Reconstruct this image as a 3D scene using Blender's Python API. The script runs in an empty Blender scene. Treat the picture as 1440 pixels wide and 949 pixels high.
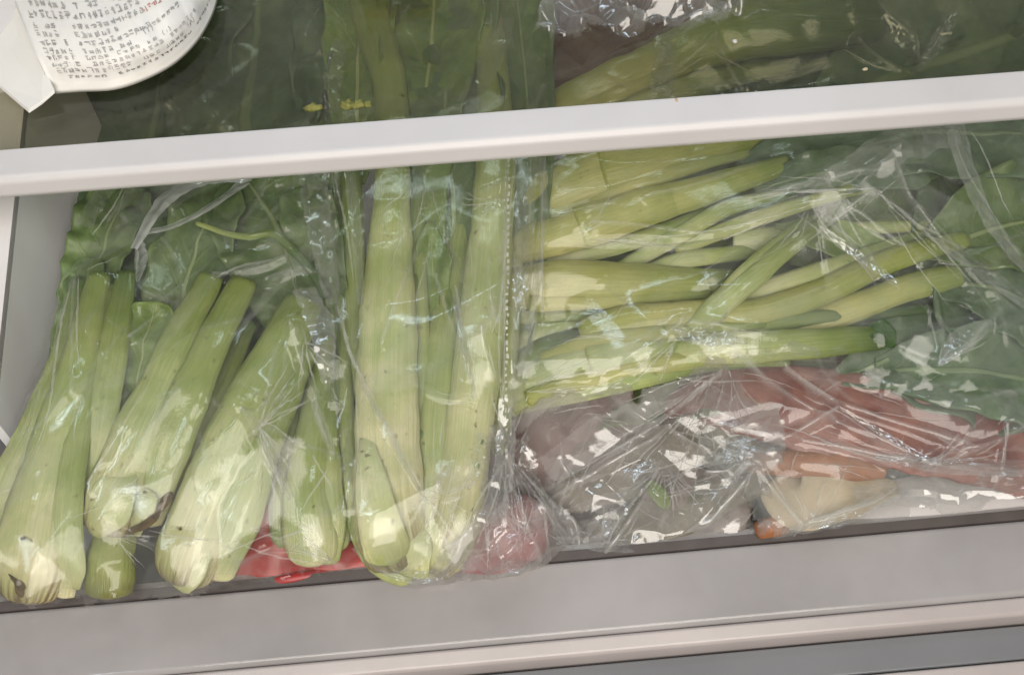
import bpy, math, random
import numpy as np
from mathutils import Vector, Matrix, noise
from mathutils.bvhtree import BVHTree

random.seed(7)
rng = np.random.default_rng(11)
scn = bpy.context.scene
COL = scn.collection

# ------------------------------------------------------------------ camera
PITCH, ROLL, YAW = math.radians(50), math.radians(5.0), math.radians(1.8)
CAM = Vector((0.0, -0.191, 0.420))
FPX = 1400.0
d = Vector((math.sin(YAW)*math.cos(PITCH), math.cos(YAW)*math.cos(PITCH), -math.sin(PITCH))).normalized()
r0 = d.cross(Vector((0, 0, 1))).normalized()
u0 = r0.cross(d)
cr = r0*math.cos(ROLL) - u0*math.sin(ROLL)
cu = r0*math.sin(ROLL) + u0*math.cos(ROLL)
cam = bpy.data.cameras.new('camera'); camo = bpy.data.objects.new('camera', cam); COL.objects.link(camo)
camo.matrix_world = Matrix(((cr.x, cu.x, -d.x, CAM.x), (cr.y, cu.y, -d.y, CAM.y), (cr.z, cu.z, -d.z, CAM.z), (0, 0, 0, 1)))
cam.sensor_width = 36; cam.lens = 35; cam.clip_start = 0.01; cam.clip_end = 20
scn.camera = camo

# ------------------------------------------------------------------ world, lamps, exposure
world = bpy.data.worlds.new('World'); scn.world = world; world.use_nodes = True
bg = world.node_tree.nodes['Background']
bg.inputs[0].default_value = (0.95, 0.92, 0.90, 1); bg.inputs[1].default_value = 0.12

def area(name, loc, target, size, power, col, size_y=None):
    l = bpy.data.lights.new(name, 'AREA'); o = bpy.data.objects.new(name, l); COL.objects.link(o)
    l.energy = power; l.color = col; l.size = size
    if size_y: l.shape = 'RECTANGLE'; l.size_y = size_y
    o.location = loc
    o.rotation_euler = (Vector(target)-Vector(loc)).to_track_quat('-Z', 'Y').to_euler()
    return o
area('kitchen_ceiling_lamp', (0.0, -0.95, 1.00), (0.0, 0.04, 0.05), 1.1, 23.0, (1.0, 0.935, 0.85))
area('kitchen_window_light', (-0.55, -0.35, 1.25), (0.1, 0.12, 0.1), 0.07, 1.5, (0.70, 0.85, 1.0), 0.5)
area('film_sparkle_lamp', (0.04, 0.23, 0.485), (0.04, 0.21, 0.0), 0.40, 0.36, (0.66, 0.83, 1.0), 0.018)  # unseen strip lamp, added and placed for sparkles on the film
scn.view_settings.view_transform = 'Standard'; scn.view_settings.look = 'None'
scn.view_settings.exposure = 0.06; scn.view_settings.gamma = 1.0
scn.cycles.use_denoising = True; scn.cycles.use_adaptive_sampling = True; scn.cycles.adaptive_threshold = 0.035
scn.cycles.max_bounces = 6; scn.cycles.diffuse_bounces = 3; scn.cycles.glossy_bounces = 3; scn.cycles.transparent_max_bounces = 40
scn.cycles.caustics_reflective = False; scn.cycles.caustics_refractive = False
scn.cycles.sample_clamp_indirect = 6

# ------------------------------------------------------------------ the heap's plane: placing by picture position at a real height
TILT = math.radians(20)
R0 = Vector((0, 0, 0.05)); UA = Vector((1, 0, 0)); VA = Vector((0, math.cos(TILT), math.sin(TILT))); NA = UA.cross(VA)
def ray(px, py):
    return (d*FPX + cr*(px-720) - cu*(py-474.5)).normalized()
def W(px, py, h=0.0):                       # on the heap's tilted plane, h metres above it
    v = ray(px, py); t = (R0 + NA*h - CAM).dot(NA)/v.dot(NA); return CAM + v*t
def WZ(px, py, z):                          # on a level plane
    v = ray(px, py); return CAM + v*((z-CAM.z)/v.z)
def WX(px, py, x):                          # on an upright plane across the drawer
    v = ray(px, py); return CAM + v*((x-CAM.x)/v.x)
def scale_at(p): return (p-CAM).dot(d)/FPX
def uvw(p): q = p-R0; return (q.dot(UA), q.dot(VA), q.dot(NA))
def lerp(a, b, t): return a+(b-a)*t

# ------------------------------------------------------------------ materials
def new_mat(name):
    m = bpy.data.materials.new(name); m.use_nodes = True
    nt = m.node_tree; nt.nodes.clear()
    out = nt.nodes.new('ShaderNodeOutputMaterial')
    return m, nt, out
class NB:
    def __init__(s, nt): s.nt = nt
    def n(s, typ, **kw):
        nd = s.nt.nodes.new(typ)
        for k, v in kw.items():
            if k.startswith('i_'):
                nd.inputs[k[2:].replace('_', ' ')].default_value = v
            else: setattr(nd, k, v)
        return nd
    def l(s, a, b): s.nt.links.new(a, b)
    def math(s, op, a, b=None, clamp=False):
        nd = s.nt.nodes.new('ShaderNodeMath'); nd.operation = op; nd.use_clamp = clamp
        for i, x in enumerate((a, b)):
            if x is None: continue
            if isinstance(x, (int, float)): nd.inputs[i].default_value = x
            else: s.nt.links.new(x, nd.inputs[i])
        return nd.outputs[0]
    def mix(s, fac, a, b, blend='MIX'):
        nd = s.nt.nodes.new('ShaderNodeMix'); nd.data_type = 'RGBA'; nd.blend_type = blend
        for i, x in ((0, fac), (6, a), (7, b)):
            if isinstance(x, (int, float)): nd.inputs[i].default_value = x
            elif isinstance(x, tuple): nd.inputs[i].default_value = (*x[:3], 1)
            else: s.nt.links.new(x, nd.inputs[i])
        return nd.outputs[2]
    def ramp(s, fac, stops):
        nd = s.nt.nodes.new('ShaderNodeValToRGB'); cr_ = nd.color_ramp
        while len(cr_.elements) < len(stops): cr_.elements.new(0.5)
        for e, (p, c) in zip(cr_.elements, stops):
            e.position = p; e.color = (*c[:3], 1)
        s.nt.links.new(fac, nd.inputs[0]); return nd.outputs[0]
    def noise(s, vec, scale, detail=3, rough=0.55):
        nd = s.nt.nodes.new('ShaderNodeTexNoise'); nd.inputs['Scale'].default_value = scale
        nd.inputs['Detail'].default_value = detail; nd.inputs['Roughness'].default_value = rough
        if vec is not None: s.nt.links.new(vec, nd.inputs['Vector'])
        return nd.outputs['Fac']
    def schlick(s, f0=0.045, top=0.6, power=4.0):
        lw = s.nt.nodes.new('ShaderNodeLayerWeight'); lw.inputs[0].default_value = 0.5
        return s.math('ADD', s.math('MULTIPLY', s.math('POWER', lw.outputs['Facing'], power), top-f0), f0)
    def mapping(s, vec, scale, rand=None):
        nd = s.nt.nodes.new('ShaderNodeMapping'); nd.inputs['Scale'].default_value = scale
        s.nt.links.new(vec, nd.inputs['Vector'])
        if rand is not None: s.nt.links.new(rand, nd.inputs['Location'])
        return nd.outputs[0]

def petiole_mat(name, stops, dirt=0.5, rough=0.36, pale=0.35):
    m, nt, out = new_mat(name); b = NB(nt)
    tc = b.n('ShaderNodeTexCoord'); sep = b.n('ShaderNodeSeparateXYZ'); b.l(tc.outputs['UV'], sep.inputs[0])
    oi = b.n('ShaderNodeObjectInfo')
    rv = b.n('ShaderNodeCombineXYZ'); r9 = b.math('MULTIPLY', oi.outputs['Random'], 37.0)
    b.l(r9, rv.inputs[0]); b.l(r9, rv.inputs[1])
    streak = b.noise(b.mapping(tc.outputs['UV'], (2.2, 34, 1), rv.outputs[0]), 1.0, 4)
    fine = b.noise(b.mapping(tc.outputs['UV'], (5, 120, 1), rv.outputs[0]), 1.0, 2)
    blot = b.noise(tc.outputs['Object'], 55, 3)
    uj = b.math('ADD', sep.outputs[0], b.math('MULTIPLY', b.math('SUBTRACT', streak, 0.5), 0.28))
    base = b.ramp(uj, stops)
    base = b.mix(b.math('MULTIPLY', b.math('SUBTRACT', blot, 0.42, True), 1.6, True), base, (0.55, 0.56, 0.22), 'MIX') if pale > 0.5 else base
    tone = b.ramp(fine, [(0.28, (0.86, 0.90, 0.83)), (0.72, (1.08, 1.06, 1.09))])
    base = b.mix(1.0, base, tone, 'MULTIPLY')
    tone2 = b.ramp(blot, [(0.3, (0.76, 0.83, 0.70)), (0.7, (1.13, 1.07, 1.17))])
    base = b.mix(1.0, base, tone2, 'MULTIPLY')
    sp = b.noise(tc.outputs['Object'], 230, 2, 0.6)
    spm = b.math('MULTIPLY', b.math('SUBTRACT', sp, 0.665, True), 14.0*dirt, True)
    base = b.mix(spm, base, (0.10, 0.075, 0.03))
    sc_ = b.noise(tc.outputs['Object'], 95, 5, 0.7)
    scm = b.math('MULTIPLY', b.math('SUBTRACT', sc_, 0.57, True), 3.0*dirt, True)
    base = b.mix(scm, base, (0.30, 0.27, 0.10))
    bump = b.n('ShaderNodeBump', i_Strength=0.45, i_Distance=0.0010)
    b.l(b.math('ADD', streak, b.math('MULTIPLY', fine, 0.5)), bump.inputs['Height'])
    p = b.n('ShaderNodeBsdfPrincipled'); b.l(base, p.inputs['Base Color']); b.l(bump.outputs[0], p.inputs['Normal'])
    p.inputs['Roughness'].default_value = rough; p.inputs['Subsurface Weight'].default_value = 0.18
    p.inputs['Subsurface Radius'].default_value = (0.8, 1.0, 0.35); p.inputs['Subsurface Scale'].default_value = 0.006
    p.inputs['Specular IOR Level'].default_value = 0.45
    b.l(p.outputs[0], out.inputs[0]); return m

CREAM = (0.68, 0.64, 0.38); PALE = (0.50, 0.535, 0.27); LIGHT = (0.345, 0.40, 0.135); MID = (0.20, 0.26, 0.065); DEEP = (0.08, 0.13, 0.035)
M_PET = petiole_mat('choy_petiole', [(0.0, (0.17, 0.125, 0.055)), (0.03, (0.34, 0.29, 0.13)), (0.08, (0.58, 0.54, 0.29)), (0.14, CREAM), (0.32, PALE), (0.62, LIGHT), (1.0, MID)], 0.55)
M_PETG = petiole_mat('choy_petiole_green', [(0.0, (0.42, 0.45, 0.16)), (0.25, PALE), (0.5, LIGHT), (0.8, MID), (1.0, DEEP)], 0.35)
M_PETY = petiole_mat('choy_petiole_yellow', [(0.0, (0.36, 0.38, 0.09)), (0.2, (0.46, 0.45, 0.16)), (0.5, (0.41, 0.42, 0.14)), (0.8, (0.32, 0.36, 0.10)), (1.0, MID)], 0.30)
M_PETD = petiole_mat('choy_petiole_deep', [(0.0, LIGHT), (0.35, MID), (0.7, DEEP), (1.0, (0.05, 0.10, 0.03))], 0.25)
M_PETC = petiole_mat('choy_sheath_cream', [(0.0, (0.46, 0.46, 0.20)), (0.25, (0.66, 0.66, 0.36)), (0.6, (0.66, 0.68, 0.40)), (1.0, PALE)], 0.6)
M_PETC2 = petiole_mat('choy_pale_stub', [(0.0, (0.60, 0.64, 0.38)), (0.5, PALE), (1.0, LIGHT)], 0.2)
M_PETG2 = petiole_mat('choy_petiole_mixed', [(0.0, CREAM), (0.15, PALE), (0.4, LIGHT), (1.0, MID)], 0.5)
M_STUB = petiole_mat('root_stub', [(0.0, (0.20, 0.19, 0.06)), (0.35, (0.33, 0.36, 0.11)), (0.7, (0.42, 0.45, 0.18)), (1.0, (0.38, 0.42, 0.16))], 1.0)

def leaf_mat(name, dark, light, vein, veinw=0.5):
    m, nt, out = new_mat(name); b = NB(nt)
    tc = b.n('ShaderNodeTexCoord'); sep = b.n('ShaderNodeSeparateXYZ'); b.l(tc.outputs['UV'], sep.inputs[0])
    n1 = b.noise(tc.outputs['Object'], 45, 4); n2 = b.noise(tc.outputs['Object'], 260, 3)
    base = b.mix(b.math('MULTIPLY', b.math('SUBTRACT', n1, 0.3, True), 2.2, True), dark, light)
    base = b.mix(1.0, base, b.ramp(n2, [(0.3, (0.82, 0.84, 0.82)), (0.7, (1.12, 1.1, 1.1))]), 'MULTIPLY')
    a = b.math('ABSOLUTE', b.math('MULTIPLY', b.math('SUBTRACT', sep.outputs[1], 0.5), 2.0))
    wob = b.math('MULTIPLY', b.math('SUBTRACT', n1, 0.5), 0.9)
    ph = b.math('ADD', b.math('SUBTRACT', b.math('MULTIPLY', sep.outputs[0], 8.0), b.math('MULTIPLY', a, 1.6)), wob)
    fr = b.math('ABSOLUTE', b.math('SUBTRACT', b.math('FRACT', ph), 0.5))
    lat = b.math('MULTIPLY', b.math('SUBTRACT', 0.07, fr, True), 12.0, True)
    lat = b.math('MULTIPLY', lat, b.math('SUBTRACT', 1.0, a, True))
    mid = b.math('MULTIPLY', b.math('SUBTRACT', b.math('SUBTRACT', 0.10, b.math('MULTIPLY', sep.outputs[0], 0.07)), a, True), 30.0, True)
    veins = b.math('MAXIMUM', b.math('MULTIPLY', lat, veinw), mid)
    base = b.mix(veins, base, vein)
    bump = b.n('ShaderNodeBump', i_Strength=0.5, i_Distance=0.0015)
    b.l(b.math('ADD', b.math('MULTIPLY', n2, 0.5), b.math('MULTIPLY', veins, 0.8)), bump.inputs['Height'])
    p = b.n('ShaderNodeBsdfPrincipled'); b.l(base, p.inputs['Base Color']); b.l(bump.outputs[0], p.inputs['Normal'])
    p.inputs['Roughness'].default_value = 0.42; p.inputs['Specular IOR Level'].default_value = 0.4
    tr = b.n('ShaderNodeBsdfTranslucent'); b.l(base, tr.inputs[0])
    mx = b.n('ShaderNodeMixShader'); mx.inputs[0].default_value = 0.18
    b.l(p.outputs[0], mx.inputs[1]); b.l(tr.outputs[0], mx.inputs[2]); b.l(mx.outputs[0], out.inputs[0]); return m
M_LEAF = leaf_mat('leaf_dark', (0.055, 0.100, 0.045), (0.125, 0.190, 0.085), (0.17, 0.24, 0.11), 0.40)
M_LEAF2 = leaf_mat('leaf_mid', (0.095, 0.155, 0.055), (0.19, 0.265, 0.10), (0.30, 0.37, 0.17), 0.45)
M_LEAF3 = leaf_mat('leaf_light', (0.14, 0.22, 0.05), (0.26, 0.36, 0.09), (0.42, 0.48, 0.22), 0.45)
M_LEAF4 = leaf_mat('leaf_greyed', (0.085, 0.14, 0.075), (0.165, 0.24, 0.13), (0.22, 0.30, 0.16), 0.25)

def film_mat(name, tint=(0.97, 0.97, 0.96), gloss=0.95, rough=0.05, hazecol=(0.80, 0.82, 0.80), hz=1.0):
    m, nt, out = new_mat(name); b = NB(nt)
    tc = b.n('ShaderNodeTexCoord')
    n1 = b.noise(tc.outputs['Object'], 900, 3, 0.6)
    bump = b.n('ShaderNodeBump', i_Strength=0.12, i_Distance=0.0004); b.l(n1, bump.inputs['Height'])
    gl = b.n('ShaderNodeBsdfGlossy'); gl.inputs['Roughness'].default_value = rough; b.l(bump.outputs[0], gl.inputs['Normal'])
    t = b.n('ShaderNodeBsdfTransparent'); t.inputs[0].default_value = (*tint, 1)
    at = b.n('ShaderNodeAttribute'); at.attribute_name = 'haze'
    df = b.n('ShaderNodeBsdfDiffuse'); df.inputs[0].default_value = (*hazecol, 1)
    tl = b.n('ShaderNodeBsdfTranslucent'); tl.inputs[0].default_value = (*hazecol, 1)
    dm = b.n('ShaderNodeMixShader'); dm.inputs[0].default_value = 0.4; b.l(df.outputs[0], dm.inputs[1]); b.l(tl.outputs[0], dm.inputs[2])
    m1 = b.n('ShaderNodeMixShader'); b.l(b.math('MULTIPLY', at.outputs['Fac'], hz, True), m1.inputs[0]); b.l(t.outputs[0], m1.inputs[1]); b.l(dm.outputs[0], m1.inputs[2])
    m2 = b.n('ShaderNodeMixShader'); b.l(b.schlick(0.045*gloss, 0.42), m2.inputs[0])
    b.l(m1.outputs[0], m2.inputs[1]); b.l(gl.outputs[0], m2.inputs[2]); b.l(m2.outputs[0], out.inputs[0]); return m
M_FILM = film_mat('clear_film')
M_FOLD = film_mat('folded_film', gloss=2.4, rough=0.05)
M_FILM_C = film_mat('crinkly_film', gloss=2.3, rough=0.09, hazecol=(0.76, 0.73, 0.71), hz=1.15)

def plain(name, col, rough=0.4, spec=0.5, nz=0.06, scale=40, bump=0.0, bscale=400, sss=0.0, coat=0.0):
    m, nt, out = new_mat(name); b = NB(nt); tc = b.n('ShaderNodeTexCoord')
    n = b.noise(tc.outputs['Object'], scale, 4)
    c = b.mix(1.0, col, b.ramp(n, [(0.3, (1-nz,)*3), (0.7, (1+nz,)*3)]), 'MULTIPLY')
    p = b.n('ShaderNodeBsdfPrincipled'); b.l(c, p.inputs['Base Color'])
    rr = b.n('ShaderNodeMapRange'); b.l(n, rr.inputs[0]); rr.inputs[3].default_value = rough*0.85; rr.inputs[4].default_value = rough*1.15
    b.l(rr.outputs[0], p.inputs['Roughness'])
    p.inputs['Specular IOR Level'].default_value = spec; p.inputs['Coat Weight'].default_value = coat
    if sss: p.inputs['Subsurface Weight'].default_value = sss; p.inputs['Subsurface Scale'].default_value = 0.004
    if bump:
        bn = b.noise(tc.outputs['Object'], bscale, 3); bp = b.n('ShaderNodeBump', i_Strength=bump, i_Distance=0.0008)
        b.l(bn, bp.inputs['Height']); b.l(bp.outputs[0], p.inputs['Normal'])
    b.l(p.outputs[0], out.inputs[0]); return m
M_TRIM = plain('white_trim', (0.57, 0.55, 0.55), 0.34, 0.5, 0.045, 14, 0.05, 900)
M_LINER = plain('liner_plastic', (0.74, 0.745, 0.75), 0.5, 0.4, 0.04, 20)
M_BAND = plain('drawer_front_plastic', (0.335, 0.318, 0.318), 0.12, 0.5, 0.14, 16, 0.04, 700)
M_BAND2 = plain('drawer_step_plastic', (0.42, 0.38, 0.37), 0.24, 0.5, 0.05, 30)
M_GASK = plain('gasket_dark', (0.085, 0.072, 0.068), 0.45, 0.4, 0.15, 60)
M_FLOOR = plain('drawer_floor', (0.50, 0.50, 0.49), 0.4, 0.4, 0.05, 30)
M_BLUE = plain('lower_drawer_blue_grey', (0.18, 0.185, 0.195), 0.3, 0.5, 0.06, 20)
M_POUCH = plain('pouch_white', (0.72, 0.70, 0.66), 0.42, 0.4, 0.03, 30, 0.06, 300)
M_INK = plain('print_grey', (0.38, 0.365, 0.35), 0.6, 0.2, 0.3, 200)
M_INKR = plain('print_red', (0.42, 0.22, 0.20), 0.6, 0.2, 0.3, 200)
M_RED = plain('red_bag', (0.38, 0.045, 0.04), 0.35, 0.5, 0.2, 80, 0.3, 120)
M_REDB = plain('red_tag', (0.34, 0.02, 0.02), 0.35, 0.5, 0.1, 80)
M_PINK = plain('pink_fruit', (0.36, 0.15, 0.15), 0.33, 0.5, 0.22, 70, 0.1, 200, 0.15)
M_CARROT = plain('carrot', (0.30, 0.12, 0.05), 0.45, 0.4, 0.2, 150, 0.3, 300, 0.1)
M_CREAMP = plain('cream_piece', (0.50, 0.41, 0.28), 0.5, 0.4, 0.12, 80, 0.2, 200, 0.1)
M_TRAY = plain('white_tray', (0.48, 0.455, 0.45), 0.4, 0.4, 0.04, 50)
M_CRUMB = plain('yellow_crumb', (0.20, 0.20, 0.06), 0.7, 0.2, 0.25, 600, 0.4, 900)
M_TAN = plain('tan_skin', (0.55, 0.36, 0.20), 0.5, 0.3, 0.15, 90)
M_BROWN = plain('dark_brown', (0.11, 0.055, 0.040), 0.5, 0.3, 0.25, 60, 0.2, 200)
M_ROOT = plain('root_scar', (0.11, 0.075, 0.035), 0.8, 0.2, 0.4, 250, 0.8, 400)
M_SEAL = plain('seal_dash', (0.42, 0.43, 0.36), 0.3, 0.6, 0.2, 500)

def meat_mat():
    m, nt, out = new_mat('red_meat'); b = NB(nt); tc = b.n('ShaderNodeTexCoord')
    st = b.noise(b.mapping(tc.outputs['UV'], (9, 6, 1)), 1.0, 6, 0.66); bl = b.noise(tc.outputs['Object'], 60, 4)
    c = b.ramp(st, [(0.30, (0.10, 0.028, 0.021)), (0.45, (0.19, 0.058, 0.042)), (0.60, (0.26, 0.105, 0.078)), (0.76, (0.36, 0.21, 0.16))])
    c = b.mix(b.math('MULTIPLY', b.math('SUBTRACT', bl, 0.52, True), 3.0, True), c, (0.34, 0.13, 0.085))
    bp = b.n('ShaderNodeBump', i_Strength=0.35, i_Distance=0.0015); b.l(st, bp.inputs['Height'])
    p = b.n('ShaderNodeBsdfPrincipled'); b.l(c, p.inputs['Base Color']); b.l(bp.outputs[0], p.inputs['Normal'])
    p.inputs['Roughness'].default_value = 0.38; p.inputs['Subsurface Weight'].default_value = 0.1; p.inputs['Subsurface Scale'].default_value = 0.004
    b.l(p.outputs[0], out.inputs[0]); return m
M_MEAT = meat_mat()

def glass_mat():
    m, nt, out = new_mat('shelf_glass'); b = NB(nt); tc = b.n('ShaderNodeTexCoord')
    t = b.n('ShaderNodeBsdfTransparent'); t.inputs[0].default_value = (0.815, 0.805, 0.735, 1)
    gl = b.n('ShaderNodeBsdfGlossy'); gl.inputs['Roughness'].default_value = 0.06
    df = b.n('ShaderNodeBsdfDiffuse'); df.inputs[0].default_value = (0.5, 0.5, 0.5, 1)
    n = b.noise(tc.outputs['Object'], 30, 5, 0.65)
    hz = b.math('MULTIPLY', b.math('SUBTRACT', n, 0.35, True), 0.06)
    a = b.n('ShaderNodeMixShader'); b.l(hz, a.inputs[0]); b.l(t.outputs[0], a.inputs[1]); b.l(df.outputs[0], a.inputs[2])
    x = b.n('ShaderNodeMixShader'); b.l(b.schlick(0.03, 0.7, 5.0), x.inputs[0]); b.l(a.outputs[0], x.inputs[1]); b.l(gl.outputs[0], x.inputs[2])
    b.l(x.outputs[0], out.inputs[0]); return m
M_GLASS = glass_mat()

# ------------------------------------------------------------------ object helpers
SOLIDS = []      # (verts, faces) of what bags drape over
def tag(o, label=None, cat=None, group=None, kind=None):
    if label: o['label'] = label
    if cat: o['category'] = cat
    if group: o['group'] = group
    if kind: o['kind'] = kind
    return o
def thing(name, label, cat, loc, group=None):
    o = bpy.data.objects.new(name, None); COL.objects.link(o); o.location = loc; o.empty_display_size = 0.01
    return tag(o, label, cat, group)
def origin(o):
    p = Vector((0, 0, 0))
    while o is not None: p = p+o.location; o = o.parent
    return p
def mesh(name, V, F, mat, parent=None, uv=None, smooth=True, solid=False, attrs=None):
    V = np.asarray([tuple(v) for v in V] if not isinstance(V, np.ndarray) else V, dtype=float)
    if solid: SOLIDS.append((V.copy(), F))
    me = bpy.data.meshes.new(name)
    base = np.array(origin(parent)) if parent is not None else V.mean(0)
    loc = np.zeros(3) if parent is not None else base
    L = V-base
    me.from_pydata(L.tolist() if len(L) < 20000 else [tuple(x) for x in L], [], F)
    if uv is not None:
        ul = me.uv_layers.new(name='UVMap'); idx = np.empty(len(me.loops), dtype=np.int32); me.loops.foreach_get('vertex_index', idx)
        ul.data.foreach_set('uv', np.asarray(uv, dtype=np.float32)[idx].ravel())
    if attrs:
        for k, a in attrs.items():
            at = me.attributes.new(k, 'FLOAT', 'POINT'); at.data.foreach_set('value', np.asarray(a, dtype=np.float32))
    if smooth: me.polygons.foreach_set('use_smooth', [True]*len(me.polygons))
    me.materials.append(mat); me.update()
    o = bpy.data.objects.new(name, me); COL.objects.link(o); o.location = loc
    if parent is not None: o.parent = parent
    return o
def spline(pts, n):
    P = np.asarray(pts, dtype=float); k = len(P)
    if k == 2: return P[0]+(P[1]-P[0])*np.linspace(0, 1, n)[:, None]
    seg = np.linalg.norm(np.diff(P[:, :3], axis=0), axis=1)**0.5; T = np.concatenate([[0], np.cumsum(seg)])
    Pe = np.vstack([2*P[0]-P[1], P, 2*P[-1]-P[-2]]); Te = np.concatenate([[-(T[1])], T, [2*T[-1]-T[-2]]])
    out = []
    for t in np.linspace(0, T[-1], n):
        i = min(max(int(np.searchsorted(T, t, side='right'))-1, 0), k-2)
        t0, t1, t2, t3 = Te[i:i+4]; p0, p1, p2, p3 = Pe[i:i+4]
        a1 = (t1-t)/(t1-t0)*p0+(t-t0)/(t1-t0)*p1; a2 = (t2-t)/(t2-t1)*p1+(t-t1)/(t2-t1)*p2; a3 = (t3-t)/(t3-t2)*p2+(t-t2)/(t3-t2)*p3
        b1 = (t2-t)/(t2-t0)*a1+(t-t0)/(t2-t0)*a2; b2 = (t3-t)/(t3-t1)*a2+(t-t1)/(t3-t1)*a3
        out.append((t2-t)/(t2-t1)*b1+(t-t1)/(t2-t1)*b2)
    return np.array(out)
def path_world(pts, n):
    """pts: (px, py, h_mm, width_px) -> world positions, widths in metres"""
    Q = []
    for px, py, h, w in pts:
        p = W(px, py, h/1000); Q.append((p.x, p.y, p.z, w*scale_at(p)))
    S = spline(Q, n); return [Vector(s[:3]) for s in S], np.maximum(S[:, 3], 0.0005)
def frames(P):
    fr = []
    for i in range(len(P)):
        T = (P[min(i+1, len(P)-1)]-P[max(i-1, 0)]).normalized()
        B = T.cross(NA).normalized(); fr.append((T, B, B.cross(T).normalized()))
    return fr
def nz(p, s, seed=0): return noise.noise(Vector((p.x*s+seed*3.1, p.y*s+seed*7.7, p.z*s)))

def stalk(name, pts, mat, parent, thick=0.55, groove=0.0, ribs=7, rib=0.010, cap0=0.5, cap1=0.25, lump=0.05, seed=0, na=26, n=46, power=0.86, lens=1.3, twist=0.0):
    P, Wd = path_world(pts, n); F_ = frames(P)
    Ltot = sum((P[i+1]-P[i]).length for i in range(n-1)); s = 0; V = []; UV = []
    for i in range(n):
        if i: s += (P[i]-P[i-1]).length
        T, B, N = F_[i]; w = Wd[i]
        c = 1.0
        if cap0 > 0:
            x = min(1, (s+0.0004)/(cap0*Wd[0])); c *= math.sqrt(max(0.0, 1-(1-x)**2))
        if cap1 > 0:
            x = min(1, (Ltot-s+0.0004)/(cap1*Wd[-1]+1e-6)); c *= math.sqrt(max(0.0, 1-(1-x)**2))
        tw = twist*i/n
        for j in range(na+1):
            a = 2*math.pi*j/na; ca, sa = math.cos(a+tw), math.sin(a+tw)
            x = math.copysign(abs(ca)**power, ca); z = math.copysign(abs(sa)**lens, sa)
            rr = 1+rib*math.sin(ribs*a+seed)+0.5*rib*math.sin(ribs*2.3*a+seed*2)
            if sa > 0: z -= groove*math.exp(-(x/0.35)**2)
            p = P[i]+B*(x*w*0.5*c*rr)+N*(z*w*0.5*thick*c*rr)
            if lump: 
                jj = j % na
                q = P[i]+B*(math.cos(2*math.pi*jj/na)*w*.5)+N*(math.sin(2*math.pi*jj/na)*w*.3)
                dn = nz(q, 70, seed)*lump*w+nz(q, 200, seed+3)*lump*0.35*w
                p = p+(B*x+N*z)*dn*c
            V.append(p); UV.append((s/Ltot, j/na))
    F = [(i*(na+1)+j, i*(na+1)+j+1, (i+1)*(na+1)+j+1, (i+1)*(na+1)+j) for i in range(n-1) for j in range(na)]
    V.append(P[0]-F_[0][0]*0.0002); V.append(P[-1]+F_[-1][0]*0.0002); UV += [(0, .5), (1, .5)]
    k = len(V)-2
    F += [(k, j+1, j) for j in range(na)]+[(k+1, (n-1)*(na+1)+j, (n-1)*(na+1)+j+1) for j in range(na)]
    return mesh(name, V, F, mat, parent, UV, solid=True)

def leaf(name, pts, mat, parent, cup=0.12, ruffle=0.05, waves=5, roll=0.0, seed=0, n=52, m=28, tip=0.35, basew=0.3, ragged=0.06, crump=1.0):
    """pts: midrib (px, py, h_mm, width_px)"""
    P, Wd = path_world(pts, n); F_ = frames(P); V = []; UV = []
    for i in range(n):
        t = i/(n-1); T, B, N = F_[i]
        env = 1.0
        if t < 0.25 and basew < 1: env *= lerp(basew, 1, math.sin(t/0.25*math.pi/2))
        if t > 1-tip: env *= math.sqrt(max(0.001, 1-((t-(1-tip))/tip)**2))
        w = Wd[i]*env
        for j in range(m+1):
            v = j/m*2-1; side = 1 if v > 0 else -1
            rg = 1+ragged*noise.noise(Vector((t*9+seed, side*5.3+seed, 0.3)))*2+ragged*0.6*noise.noise(Vector((t*31+seed, side*2.3, 1.3)))
            a = abs(v)
            z = cup*a*a*w + ruffle*w*a*a*math.sin(t*waves*2*math.pi+side*1.3+seed) + ruffle*0.5*w*a*math.sin(t*waves*4.7+v*4+seed*2)
            c = roll*v
            x = v*w*0.5*rg
            p = P[i]+B*(x*math.cos(c))+N*(z+x*math.sin(roll)*1.0)
            p = p+N*(nz(p, 60, seed)*0.004+crump*(nz(p, 150, seed+2)*0.0014*min(1, w/0.02)-abs(nz(p, 95, seed+5))*0.0020*min(1, w/0.025)))
            V.append(p); UV.append((t, j/m))
    F = [(i*(m+1)+j, i*(m+1)+j+1, (i+1)*(m+1)+j+1, (i+1)*(m+1)+j) for i in range(n-1) for j in range(m)]
    SOLIDS.append((np.array([tuple(v) for v in V]), F))
    o = mesh(name, V, F, mat, parent, UV)
    so = o.modifiers.new('thickness', 'SOLIDIFY'); so.thickness = 0.0007; so.offset = -1
    return o

def loft(name, rings, mat, parent=None, closed=True, cap=True, smooth=True, solid=False, uv=True):
    n, k = len(rings), len(rings[0]); V = [Vector(p) for r in rings for p in r]
    kk = k if closed else k-1
    F = [(i*k+j, i*k+(j+1) % k, (i+1)*k+(j+1) % k, (i+1)*k+j) for i in range(n-1) for j in range(kk)]
    if cap and closed: F += [tuple(range(k-1, -1, -1)), tuple((n-1)*k+j for j in range(k))]
    UV = [(i/(n-1), j/max(1, k-1)) for i in range(n) for j in range(k)] if uv else None
    return mesh(name, V, F, mat, parent, UV, smooth, solid)

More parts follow.
